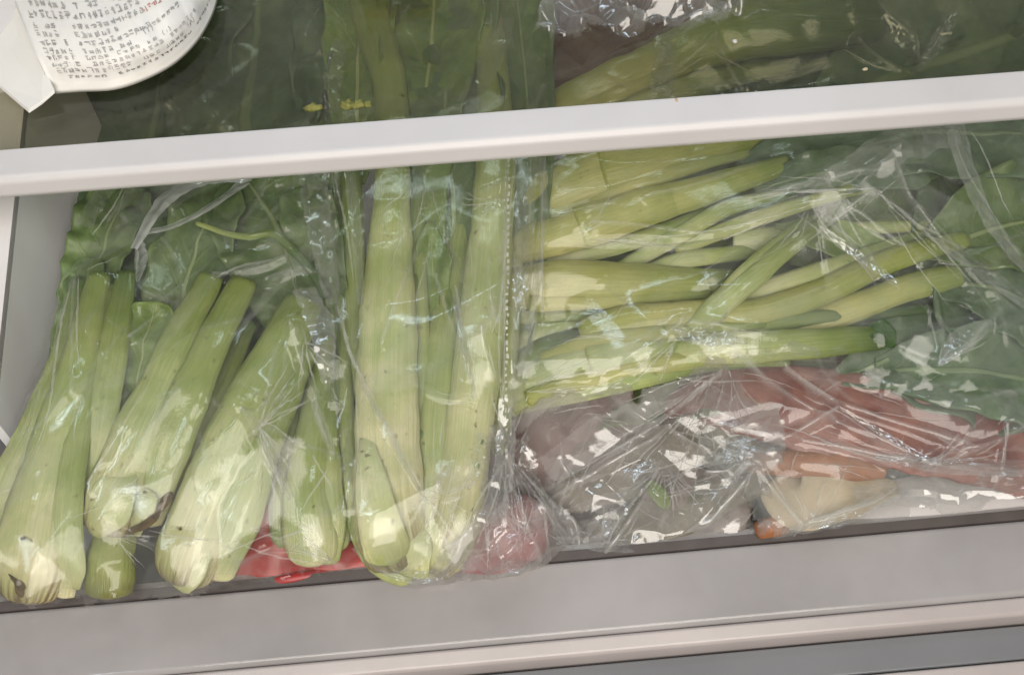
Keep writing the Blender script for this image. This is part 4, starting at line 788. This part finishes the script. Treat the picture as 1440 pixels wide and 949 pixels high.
for k, (par, pts, tl, hz) in enumerate([
    (lb, [(190, 352, 14), (222, 300, 26), (256, 268, 34), (305, 250, 44), (360, 244, 48)], 0.4, 0.62),
    (lb, [(194, 338, 14), (196, 365, 26), (194, 396, 6)], -0.6, 0.35), (lb, [(200, 330, 12), (240, 322, 14), (290, 298, 16), (345, 262, 22)], 0.6, 0.58),
    (lb, [(120, 320, 30), (150, 270, 34), (185, 225, 40)], 0.3, 0.10), (lb, [(305, 392, 10), (350, 380, 22), (405, 360, 10)], 0.9, 0.16),
    (lb, [(380, 395, 8), (415, 386, 18), (450, 384, 12)], 0.7, 0.22), (lb, [(430, 410, 30), (455, 470, 34), (462, 540, 16)], 0.4, 0.20), (lb, [(440, 240, 40), (452, 330, 34), (470, 430, 20)], 0.3, 0.16),
    (lb, [(362, 590, 10), (385, 640, 16), (410, 700, 10)], 0.8, 0.2), (lb, [(440, 560, 8), (455, 600, 14), (470, 640, 8)], 0.8, 0.2),
    (cb, [(738, 235, 26), (738, 320, 28), (734, 420, 26), (728, 520, 20), (720, 620, 10)], 0.7, 0.12), (cb, [(762, 200, 10), (764, 290, 12), (755, 400, 12), (744, 500, 8)], 0.8, 0.14),
    (cb, [(712, 560, 20), (712, 610, 26), (706, 680, 30), (690, 740, 40)], 0.3, 0.2), (cb, [(500, 500, 6), (520, 560, 8), (548, 610, 8), (590, 690, 6)], 0.9, 0.14), (cb, [(640, 420, 8), (652, 480, 12), (668, 560, 6)], 0.9, 0.16),
    (cb, [(492, 240, 14), (502, 330, 16), (508, 430, 8)], 0.6, 0.16), (cb, [(655, 690, 14), (670, 660, 20), (676, 610, 12)], 0.5, 0.1), (cb, [(480, 60, 16), (470, 110, 24), (468, 160, 20)], 0.4, 0.12), (cb, [(655, 150, 30), (690, 90, 40), (710, 30, 30)], 0.3, 0.12),
    (pbg, [(600, 808, 16), (660, 806, 26), (720, 798, 22), (760, 790, 10)], 0.4, 0.2), (cb, [(500, 770, 10), (540, 800, 16), (590, 812, 20), (630, 806, 14)], 0.5, 0.16), (pbg, [(770, 700, 8), (800, 740, 20), (812, 775, 12)], 0.7, 0.14), (pbg, [(735, 650, 8), (765, 700, 14), (790, 760, 10)], 0.8, 0.16),
    (pbg, [(705, 715, 6), (718, 706, 20), (735, 700, 8)], None, 0.06), (gbag0, [(985, 645, 6), (1020, 638, 20), (1060, 640, 6)], None, 0.06), (mbag0, [(1180, 572, 4), (1240, 610, 8), (1305, 650, 6)], None, 0.1), (mbag0, [(1230, 642, 6), (1320, 655, 12), (1430, 662, 8)], None, 0.12),
    (gbag0, [(850, 775, 10), (870, 720, 24), (925, 660, 12)], 0.5, 0.2), (gbag0, [(990, 655, 10), (1030, 645, 30), (1070, 650, 12)], 0.3, 0.14), (gbag0, [(780, 760, 14), (860, 768, 20), (960, 765, 14)], 0.4, 0.18), (mbag0, [(1100, 745, 10), (1180, 728, 24), (1270, 690, 14)], 0.4, 0.16), (mbag0, [(1230, 640, 8), (1310, 656, 22), (1438, 664, 16)], 0.4, 0.24), (mbag0, [(1200, 700, 30), (1300, 690, 44), (1438, 680, 40)], 0.1, 0.16),
    (rbg, [(1338, 175, 36), (1352, 230, 34), (1376, 290, 30), (1410, 345, 30), (1450, 390, 30)], 0.4, 0.20), (rbg, [(1345, 190, 30), (1270, 205, 50), (1190, 240, 30), (1130, 262, 8)], 0.2, 0.16),
    (rbg, [(1228, 268, 6), (1290, 320, 26), (1360, 372, 34), (1440, 430, 36)], 0.5, 0.14), (rbg, [(950, 476, 10), (990, 478, 26), (1040, 480, 12)], 0.4, 0.18), (rbg, [(1320, 515, 6), (1350, 480, 34), (1392, 452, 10)], 0.5, 0.18),
    (rbg, [(940, 30, 14), (938, 90, 26), (930, 140, 30)], 0.5, 0.10), (rbg, [(925, 130, 20), (990, 118, 26), (1060, 112, 12)], 0.4, 0.10), (rbg, [(1240, 15, 8), (1268, 50, 30), (1290, 90, 14), (1300, 110, 6)], 0.9, 0.08), (rbg, [(1330, 20, 8), (1310, 60, 24), (1292, 95, 12)], -0.9, 0.08),
    (rbg, [(1245, 20, 6), (1275, 60, 20), (1300, 95, 8)], None, 0.05), (rbg, [(1335, 35, 6), (1318, 62, 22), (1295, 98, 6)], None, 0.05), (rbg, [(930, 50, 16), (936, 100, 30), (930, 150, 34)], None, 0.05), (rbg, [(940, 140, 10), (1010, 126, 30), (1090, 118, 10)], None, 0.05), (cb, [(733, 250, 14), (735, 330, 22), (733, 420, 18), (726, 470, 6)], None, 0.06), (cb, [(678, 300, 6), (690, 288, 24), (708, 278, 10)], None, 0.05), (cb, [(640, 430, 5), (650, 480, 8), (664, 540, 5)], 0.3, 0.1), (rbg, [(1160, 318, 5), (1195, 362, 12), (1234, 408, 5)], None, 0.08), (rbg, [(948, 466, 8), (985, 478, 30), (1050, 482, 8)], None, 0.08),
    (rbg, [(1000, 72, 6), (1030, 95, 12), (1080, 118, 8)], 0.9, 0.12), (rbg, [(1230, 395, 6), (1190, 340, 8), (1150, 295, 6)], 0.9, 0.2), (rbg, [(840, 340, 6), (930, 348, 10), (1020, 336, 6)], 0.9, 0.2)]):
    fold(par, pts, tl, hz, seed=300+k)
def crease_mat():
    m, nt, out = new_mat('film_crease'); b = NB(nt)
    t = b.n('ShaderNodeBsdfTransparent'); df = b.n('ShaderNodeBsdfDiffuse'); df.inputs[0].default_value = (0.82, 0.82, 0.79, 1)
    gl = b.n('ShaderNodeBsdfGlossy'); gl.inputs['Roughness'].default_value = 0.10
    a1 = b.n('ShaderNodeMixShader'); a1.inputs[0].default_value = 0.24; b.l(t.outputs[0], a1.inputs[1]); b.l(df.outputs[0], a1.inputs[2])
    a2 = b.n('ShaderNodeMixShader'); b.l(b.schlick(0.10, 0.5), a2.inputs[0]); b.l(a1.outputs[0], a2.inputs[1]); b.l(gl.outputs[0], a2.inputs[2]); b.l(a2.outputs[0], out.inputs[0]); return m
M_CREASE = crease_mat()
def creases(parent, segs, seed):
    """sharp raised fold lines in the film: (x1, y1, x2, y2, width_mm), tapering"""
    V = []; F = []; R_ = random.Random(seed)
    for (x1, y1, x2, y2, wd) in segs:
        L = math.hypot(x2-x1, y2-y1); n = max(6, int(L/7)); b1, b2 = R_.uniform(-.05, .05)*L, R_.uniform(-.025, .025)*L
        nx, ny = -(y2-y1)/(L+1e-6), (x2-x1)/(L+1e-6); pts = []
        for i in range(n+1):
            t = i/n; o = b1*math.sin(math.pi*t)+b2*math.sin(2*math.pi*t)+R_.uniform(-.7, .7)
            x, y = lerp(x1, x2, t)+nx*o, lerp(y1, y2, t)+ny*o; pts.append((x, y, film_h(x, y)))
        hs = [p[2] for p in pts]; hs = [max(hs[max(0, i-1):i+2]) for i in range(n+1)]
        P = [W(x, y, hh+0.0003) for (x, y, _), hh in zip(pts, hs)]; Fm = frames(P); n0 = len(V)
        for i in range(n+1):
            t = i/n; w = wd/1000*(0.12+0.88*math.sin(math.pi*min(1, t*1.15+0.06))**0.8 if t < .93 else 0.15)*R_.uniform(.6, 1.2); T, B, N = Fm[i]
            V += [P[i]-B*w*.5, P[i]+N*w*0.55, P[i]+B*w*.5]
        F += [(n0+3*i+k, n0+3*i+k+1, n0+3*i+k+4, n0+3*i+k+3) for i in range(n) for k in (0, 1)]
    o = mesh('crease_lines', V, F, M_CREASE, parent, smooth=False); o['kind'] = 'stuff'
def fan(x, y, a0, a1, l0, l1, n, wd, seed):
    R_ = random.Random(seed); out = []
    for k in range(n):
        a_ = math.radians(lerp(a0, a1, (k+R_.uniform(.1, .9))/n)); L = R_.uniform(l0, l1); q = R_.uniform(0, .25)
        out.append((x+math.cos(a_)*L*q, y-math.sin(a_)*L*q, x+math.cos(a_)*L, y-math.sin(a_)*L, wd*R_.uniform(.5, 1.2)))
    return out
def scatter(poly, ang, spread, l0, l1, n, wd, seed):
    R_ = random.Random(seed); out = []; xs = [p[0] for p in poly]; ys = [p[1] for p in poly]
    while len(out) < n:
        x, y = R_.uniform(min(xs), max(xs)), R_.uniform(min(ys), max(ys))
        if not bool(inside(poly, np.array([float(x)]), np.array([float(y)]))[0]): continue
        a_ = math.radians(ang+R_.gauss(0, spread)); L = R_.uniform(l0, l1)
        x2, y2 = x+math.cos(a_)*L, y-math.sin(a_)*L
        if bool(inside(poly, np.array([float(x2)]), np.array([float(y2)]))[0]): out.append((x, y, x2, y2, wd*R_.uniform(.4, 1.2)))
    return out
GREY = [(740, 580), (900, 560), (1000, 530), (1090, 560), (1085, 745), (860, 770), (800, 765)]
gbag = [o for o in bpy.data.objects if o.get('label', '').startswith('crumpled grey-looking')][0]
mbag = [o for o in bpy.data.objects if o.get('label', '').startswith('clear bag stretched')][0]
creases(gbag, scatter(GREY, 30, 35, 30, 120, 40, 0.7, 1)+scatter(GREY, -20, 25, 25, 90, 22, 0.6, 2)+fan(1005, 525, 195, 260, 60, 260, 14, 0.8, 3)+fan(935, 655, 160, 330, 40, 130, 14, 0.7, 4)+fan(1060, 640, 100, 260, 40, 110, 14, 0.7, 5)
        + [(1005, 530, 770, 690, 1.2), (850, 775, 925, 660, 1.2), (845, 760, 850, 690, 1.0), (925, 660, 1010, 640, 1.0)], 21)
MEAT = [(1020, 520), (1250, 525), (1435, 580), (1438, 690), (1250, 700), (1100, 745), (1050, 640)]
creases(mbag, scatter(MEAT, -18, 10, 60, 220, 9, 0.6, 6)+scatter(MEAT, 40, 25, 20, 70, 10, 0.6, 7)+fan(1312, 652, 10, 60, 40, 130, 5, 0.9, 8)+fan(1312, 652, 145, 172, 80, 280, 4, 0.8, 9)+fan(1140, 742, 20, 130, 50, 150, 5, 0.7, 10)+fan(1025, 518, 240, 345, 40, 120, 5, 0.8, 11)
        + [(1310, 652, 1175, 572, 1.3), (1310, 655, 1040, 588, 1.3), (1230, 640, 1438, 662, 1.3), (1265, 682, 1110, 745, 1.2), (1075, 655, 1140, 742, 1.0), (1412, 600, 1414, 670, 0.8), (1370, 640, 1420, 610, 0.9)], 22)
PINKP = [(700, 620), (735, 640), (800, 705), (835, 770), (690, 806), (625, 812), (660, 745)]
creases(pbg, scatter(PINKP, 110, 25, 25, 100, 26, 0.6, 12)+scatter(PINKP, 45, 25, 15, 60, 14, 0.5, 13)+fan(712, 640, 240, 320, 60, 180, 18, 0.8, 14)+fan(700, 715, 200, 340, 20, 60, 10, 0.6, 15), 23)
creases(rbg, fan(1225, 265, 170, 195, 90, 230, 4, 0.9, 16)+fan(1225, 265, 300, 330, 100, 260, 4, 1.0, 17)+fan(1140, 288, 200, 335, 40, 150, 6, 0.8, 18)+fan(1322, 515, 20, 110, 30, 110, 6, 0.9, 19)+fan(740, 552, -5, 40, 50, 170, 7, 0.7, 20)+fan(950, 478, 215, 255, 30, 130, 7, 0.8, 21)+fan(825, 325, 20, 70, 20, 90, 5, .6, 22)
        + [(1225, 265, 990, 296, 1.4), (1225, 265, 1395, 435, 1.3), (1225, 268, 1110, 355, 1.0), (1140, 288, 1236, 408, 1.5), (1140, 288, 770, 352, .9), (830, 338, 1010, 348, 1.2), (1340, 180, 1415, 335, 1.1), (1362, 180, 1440, 330, 1.0), (1415, 335, 1440, 370, 1.0), (1318, 515, 1398, 470, 1.2), (1398, 470, 1400, 440, 1.0), (1120, 300, 1310, 440, .8), (740, 550, 860, 548, 1.0), (950, 530, 1110, 545, .9), (945, 462, 1000, 486, 1.3), (768, 205, 758, 520, 1.0), (1000, 72, 1075, 112, 1.1), (1000, 74, 925, 118, .9), (1185, 70, 1250, 100, 1.0), (1240, 10, 1290, 50, 1.4), (1290, 50, 1292, 95, 1.4), (1325, 40, 1292, 95, 1.2)]
        + scatter([(770, 230), (1100, 190), (1420, 200), (1430, 540), (1100, 510), (780, 550)], 22, 18, 40, 160, 14, 0.5, 23), 24)
creases(lb, fan(365, 600, 20, 70, 40, 110, 6, 0.9, 24)+fan(365, 600, 270, 320, 40, 140, 7, 0.9, 25)+fan(428, 480, 250, 340, 30, 100, 7, 0.8, 26)+fan(160, 752, 300, 360, 20, 80, 5, 0.7, 27)+fan(440, 745, 100, 250, 20, 70, 7, .7, 28)+fan(470, 790, 130, 175, 40, 140, 6, .7, 29)
        + [(365, 600, 420, 545, 1.3), (365, 600, 400, 700, 1.3), (372, 592, 440, 640, 1.0), (440, 640, 470, 700, 1.0), (305, 390, 405, 358, 1.4), (190, 340, 192, 395, 1.2), (110, 390, 122, 560, 1.0), (100, 400, 20, 680, 1.2), (20, 680, -10, 700, 1.0), (210, 745, 330, 760, .8), (330, 760, 470, 800, .8), (300, 790, 430, 730, .7), (425, 715, 470, 640, .9), (445, 555, 465, 640, 1.2), (130, 330, 190, 225, 1.1), (225, 700, 150, 690, .8), (215, 560, 270, 540, .7)]
        + scatter([(60, 560), (130, 340), (440, 260), (470, 760), (230, 820), (20, 780)], 62, 20, 30, 130, 14, 0.5, 30), 25)
creases(cb, fan(625, 700, 0, 360, 25, 75, 12, 0.8, 31)+fan(715, 650, 60, 120, 40, 160, 6, .8, 32)+fan(690, 285, 150, 215, 20, 60, 5, .7, 33)+fan(600, 240, 215, 290, 40, 140, 6, .6, 34)
        + [(482, 440, 520, 565, 1.4), (520, 565, 590, 690, 1.2), (590, 690, 625, 730, .9), (640, 400, 660, 480, 1.3), (660, 480, 672, 545, 1.0), (612, 570, 672, 560, .7), (665, 660, 600, 790, 1.0), (716, 225, 711, 640, .9), (724, 225, 718, 640, .9), (686, 480, 700, 540, 1.0), (690, 470, 716, 400, .9), (548, 380, 580, 300, .6), (470, 250, 500, 430, 1.1), (500, 560, 496, 700, .9)]
        + scatter([(500, 240), (720, 230), (700, 640), (640, 770), (520, 760), (495, 560)], 85, 25, 30, 130, 12, 0.5, 35), 26)
# seam stitches along the middle bag
V = []; F = []
for k in range(44):
    py = 222+k*9.5; px = 716-0.012*(py-220)+random.uniform(-1, 1)
    p = W(px, py, film_h(px, py)+0.0006); p2 = W(px+random.uniform(-1, 1), py+random.uniform(3, 7), film_h(px, py+5.5)+0.0006); wv = UA*random.uniform(0.0003, 0.0006)
    n0 = len(V); V += [p-wv, p+wv, p2+wv, p2-wv]; F.append((n0, n0+1, n0+2, n0+3))
mesh('seam', V, F, M_SEAL, cb)

# ------------------------------------------------------------------ on the glass: pouch, crumpled film, crumbs
po = thing('white_pouch', 'white stand-up food pouch with rows of small grey print on the glass shelf', 'pouch', WZ(120, 60, ZS+0.002))
bot = [(72, 127), (110, 124), (160, 121), (205, 106), (245, 84), (275, 55), (292, 28), (303, 0), (306, -30)]
bot = [tuple(x) for x in spline([(x, y, 0) for x, y in bot], 40)[:, :2]]
rings = []
for k, (dx, dy, z) in enumerate([(0, 0, 0.0030), (-2, -7, 0.0036), (-9, -24, 0.0085), (-22, -52, 0.0135), (-40, -95, 0.0175), (-62, -150, 0.0195), (-90, -215, 0.019)]):
    rings.append([WZ(x+dx*(1-0.2*i/39)+ (0 if k else 0), y+dy*(1-0.35*i/39), ZS+z+(0.003*math.sin(math.pi*i/39)+0.0022*noise.noise(Vector((i*0.23, k*0.8, 4.2)))+0.0012*noise.noise(Vector((i*0.6, k*1.4, 9.2))))*(k > 1)) for i, (x, y) in enumerate(bot)])
back = [[Vector((p.x, p.y, ZS+0.001)) for p in rings[-1]], [Vector((p.x, p.y, ZS+0.001)) for p in rings[0]]]
allr = rings+back
n_, k_ = len(allr), 40
Vp = [p for r in allr for p in r]; Fp = [(i*k_+j, i*k_+j+1, ((i+1) % n_)*k_+j+1, ((i+1) % n_)*k_+j) for i in range(n_) for j in range(k_-1)]
Fp += [tuple(i*k_ for i in range(n_))[::-1], tuple(i*k_+k_-1 for i in range(n_))]
pb = mesh('pouch_body', Vp, Fp, M_POUCH, po)
fin = [WZ(-30, 92, ZS+0.004), WZ(0, 120, ZS+0.003), WZ(40, 154, ZS+0.002), WZ(58, 142, ZS+0.003), WZ(76, 126, ZS+0.005), WZ(60, 90, ZS+0.009), WZ(20, 0, ZS+0.018), WZ(-60, -60, ZS+0.019)]
nf = len(fin); fv = fin+[p-Vector((0, 0.0008, 0.0012)) for p in fin]
mesh('seal_fin', fv, [tuple(range(nf)), tuple(range(2*nf-1, nf-1, -1))]+[(j, (j+1) % nf, nf+(j+1) % nf, nf+j) for j in range(nf)], M_POUCH, po, smooth=False)
def on_pouch(s, t):      # s along the foot 0..1, t up the front
    i = min(s*39, 38.999); j = min(t*5, 4.999); i0, j0 = int(i), int(j); a, b_ = i-i0, j-j0
    R_ = rings[:6]
    p = (R_[j0][i0].lerp(R_[j0][i0+1], a)).lerp(R_[j0+1][i0].lerp(R_[j0+1][i0+1], a), b_) if j0 < 5 else R_[5][i0]
    nrm = ((R_[j0][i0+1]-R_[j0][i0]).cross(R_[j0+1][i0]-R_[j0][i0])).normalized()
    if nrm.dot(CAM-p) < 0: nrm = -nrm
    return p+nrm*0.00035
def strokes(rows, name, mat):
    V = []; F = []
    for (t, s0, s1, gh, dens) in rows:
        s = s0
        while s < s1:
            gw = 0.026
            if random.random() < dens:
                for _ in range(5):
                    if random.random() < 0.5:
                        a, b_ = s+random.uniform(0, .3)*gw, s+random.uniform(.5, .85)*gw; c_ = t+random.random()*gh; dd = gh*0.16
                        pts = [(a, c_), (b_, c_), (b_, c_+dd), (a, c_+dd)]
                    else:
                        a = s+random.uniform(0.05, .75)*gw; c_ = t+random.uniform(0, .3)*gh; dd = gw*0.13; e_ = t+random.uniform(.6, 1)*gh
                        pts = [(a, c_), (a+dd, c_), (a+dd, e_), (a, e_)]
                    n0 = len(V); V += [on_pouch(min(max(x, 0), .999), max(y, 0)) for x, y in pts]; F.append((n0, n0+1, n0+2, n0+3))
            s += gw
    mesh(name, V, F, mat, po, smooth=False)
strokes([(0.30, 0.10, 0.24, 0.048, .97), (0.30, 0.30, 0.66, 0.048, .97), (0.30, 0.70, 0.86, 0.048, .9), (0.39, 0.06, 0.36, 0.048, .95), (0.39, 0.42, 0.62, 0.03, .8), (0.45, 0.05, 0.18, 0.048, .95), (0.45, 0.22, 0.72, 0.048, .95),
         (0.52, 0.04, 0.16, 0.048, .95), (0.52, 0.2, 0.50, 0.043, .9), (0.58, 0.04, 0.15, 0.045, .95), (0.58, 0.2, 0.4, 0.043, .9), (0.64, 0.04, 0.15, 0.043, .95), (0.64, 0.2, 0.66, 0.043, .92), (0.70, 0.04, 0.14, 0.043, .95), (0.70, 0.2, 0.36, 0.043, .95), (0.76, 0.04, 0.14, 0.043, .9), (0.76, 0.2, 0.5, 0.043, .95), (0.82, 0.04, 0.5, 0.043, .9), (0.88, 0.06, 0.5, 0.043, .9)], 'print', M_INK)
strokes([(0.76, 0.5, 0.58, 0.043, .95)], 'red_print', M_INKR)

def lines_on_pouch(polys, name, wd=0.0035):
    V = []; F = []
    for pl in polys:
        for (s1, t1_), (s2, t2_) in zip(pl[:-1], pl[1:]):
            L = math.hypot(s2-s1, t2_-t1_)+1e-6; ox, oy = -(t2_-t1_)/L*wd/2, (s2-s1)/L*wd; n0 = len(V)
            V += [on_pouch(s1+ox, t1_+oy), on_pouch(s1-ox, t1_-oy), on_pouch(s2-ox, t2_-oy), on_pouch(s2+ox, t2_+oy)]; F.append((n0, n0+1, n0+2, n0+3))
    mesh(name, V, F, M_INK, po, smooth=False)
def bracketed(ch, s0, t0_, w=0.018, hh=0.05):
    g = {'A': [[(0, 0), (.5, 1), (1, 0)], [(.2, .4), (.8, .4)]], 'Y': [[(0, 1), (.5, .5), (1, 1)], [(.5, .5), (.5, 0)]], 'I': [[(.5, 0), (.5, 1)]]}[ch]
    g = g+[[(-.35, 1.1), (-.6, .5), (-.35, -.1)], [(1.35, 1.1), (1.6, .5), (1.35, -.1)]]
    return [[(s0+x*w, t0_+y*hh) for x, y in pl] for pl in g]
lines_on_pouch(bracketed('A', 0.67, 0.40)+bracketed('I', 0.55, 0.52)+bracketed('Y', 0.48, 0.62), 'bracketed_letters')
# crumpled film lying on the glass at the top
def sheet_on_glass(name, label, outline, seed, amp):
    P = [WZ(x, y, ZS+0.004) for x, y in outline]; poly = [(p.x, p.y) for p in P]; A_ = np.array(poly); lo, hi = A_.min(0), A_.max(0)
    gx = np.arange(lo[0], hi[0], 0.0008); gy = np.arange(lo[1], hi[1], 0.0008); X, Y = np.meshgrid(gx, gy)
    m = inside(poly, X+0.003*vnoise(X*120, Y*120, seed), Y+0.003*vnoise(X*120, Y*120, seed+1))
    z = amp*(0.6+0.5*facet(X, Y, 0.02, 0.5, 1.5, seed))+amp*0.5*facet(X, Y, 0.009, -0.6, 1.6, seed+1)+amp*0.25*np.maximum(0, 1-np.abs(facet(X, Y, 0.01, 1.0, 2, seed+2))/0.2)
    z = np.maximum(z*np.clip(blur(m.astype(float), 6)*1.5-0.4, 0, 1), 0)+ZS+0.0004
    idx = -np.ones(m.shape, int); idx[m] = np.arange(m.sum())
    V = np.stack([X[m], Y[m], z[m]], 1); q = m[:-1, :-1] & m[1:, :-1] & m[:-1, 1:] & m[1:, 1:]; jj, ii = np.nonzero(q)
    F = np.stack([idx[jj, ii], idx[jj, ii+1], idx[jj+1, ii+1], idx[jj+1, ii]], 1).tolist()
    t = thing(name, label, 'plastic bag', Vector(V[len(V)//2]), 'clear plastic bags')
    mesh('film', V, F, M_FILM_C, t, attrs={'haze': np.clip(0.05+10*(z[m]-ZS), 0, 0.35)})
sheet_on_glass('plastic_bag', 'crumpled brownish clear film lying on the glass at the top', [(742, 45), (775, 56), (840, 40), (880, 45), (935, 35), (985, 38), (1050, 10), (1060, -40), (800, -40)], 41, 0.010)

def lump(name, label, cat, px, py, z, r, mat, sq=(1, 1, .7), seed=0, group=None, amp=0.35):
    V = []; n, m = 9, 12; c = WZ(px, py, z); 
    for i in range(n+1):
        for j in range(m):
            th_, ph = math.pi*i/n, 2*math.pi*j/m; q = Vector((math.sin(th_)*math.cos(ph), math.sin(th_)*math.sin(ph), math.cos(th_)))
            k = 1+amp*noise.noise(q*1.7+Vector((seed, seed*2, 0)))+amp*.5*noise.noise(q*4+Vector((seed, 0, seed)))
            V.append(c+Vector((q.x*sq[0], q.y*sq[1], q.z*sq[2]+sq[2]*0.9))*r*k)
    F = [(i*m+j, (i+1)*m+j, (i+1)*m+(j+1) % m, i*m+(j+1) % m) for i in range(n) for j in range(m)]
    return tag(mesh(name, V, F, mat, None), label, cat, group)
for k, (px, py, r, sq, lab) in enumerate([(441, 156, 0.0016, (2.0, 1, .8), 'small yellow crumb on the white trim, left of the crumb cluster'), (490, 153, 0.0018, (1.3, 1.2, 1), 'yellow crumb at the left end of the cluster on the white trim'), (504, 151, 0.0018, (1.6, 1.0, .8), 'yellow crumb in the middle of the cluster on the white trim'), (517, 150, 0.0012, (1.2, 1.2, .8), 'tiny yellow crumb at the right end of the cluster on the white trim')]):
    lump('crumb', lab, 'crumb', px, py, ZS+0.0008, r, M_CRUMB, sq, 200+k, 'yellow crumbs on the shelf trim', 0.8)
lump('crumb', 'pale white fleck on the glass at the top right', 'crumb', 1033, 60, ZS-0.001, 0.0010, M_TRIM, (1, 1.3, .6), 210)
lump('crumb', 'tiny yellow fleck on the glass just above the trim at right', 'crumb', 1216, 99, ZS-0.001, 0.0008, M_CREAMP, (1.3, 1, .6), 211)
lump('crumb', 'tiny tan fleck on the white trim right of centre', 'crumb', 951, 142, ZS+0.0006, 0.0008, M_TAN, (.8, 1.5, .5), 212)
for k, (px, py, lab) in enumerate([(484, 178, 'minute dark speck on the white trim below the yellow crumbs'), (675, 163, 'minute dark speck on the white trim above the tall bok choy'), (1245, 122, 'minute dark speck on the white trim near the right end')]):
    lump('crumb', lab, 'crumb', px, py, ZS+0.0002, 0.0005, M_ROOT, (1.3, 1, .5), 230+k)
lump('tan_root', 'tan root tip at the top edge, left of the pair', 'root', 535, -14, ZS-0.0008, 0.008, M_TAN, (1.3, 1, .8), 213, 'tan tips at the top edge')
lump('tan_root', 'tan root tip at the top edge, right of the pair', 'root', 590, -12, ZS-0.0008, 0.007, M_TAN, (1.2, 1, .8), 214, 'tan tips at the top edge')
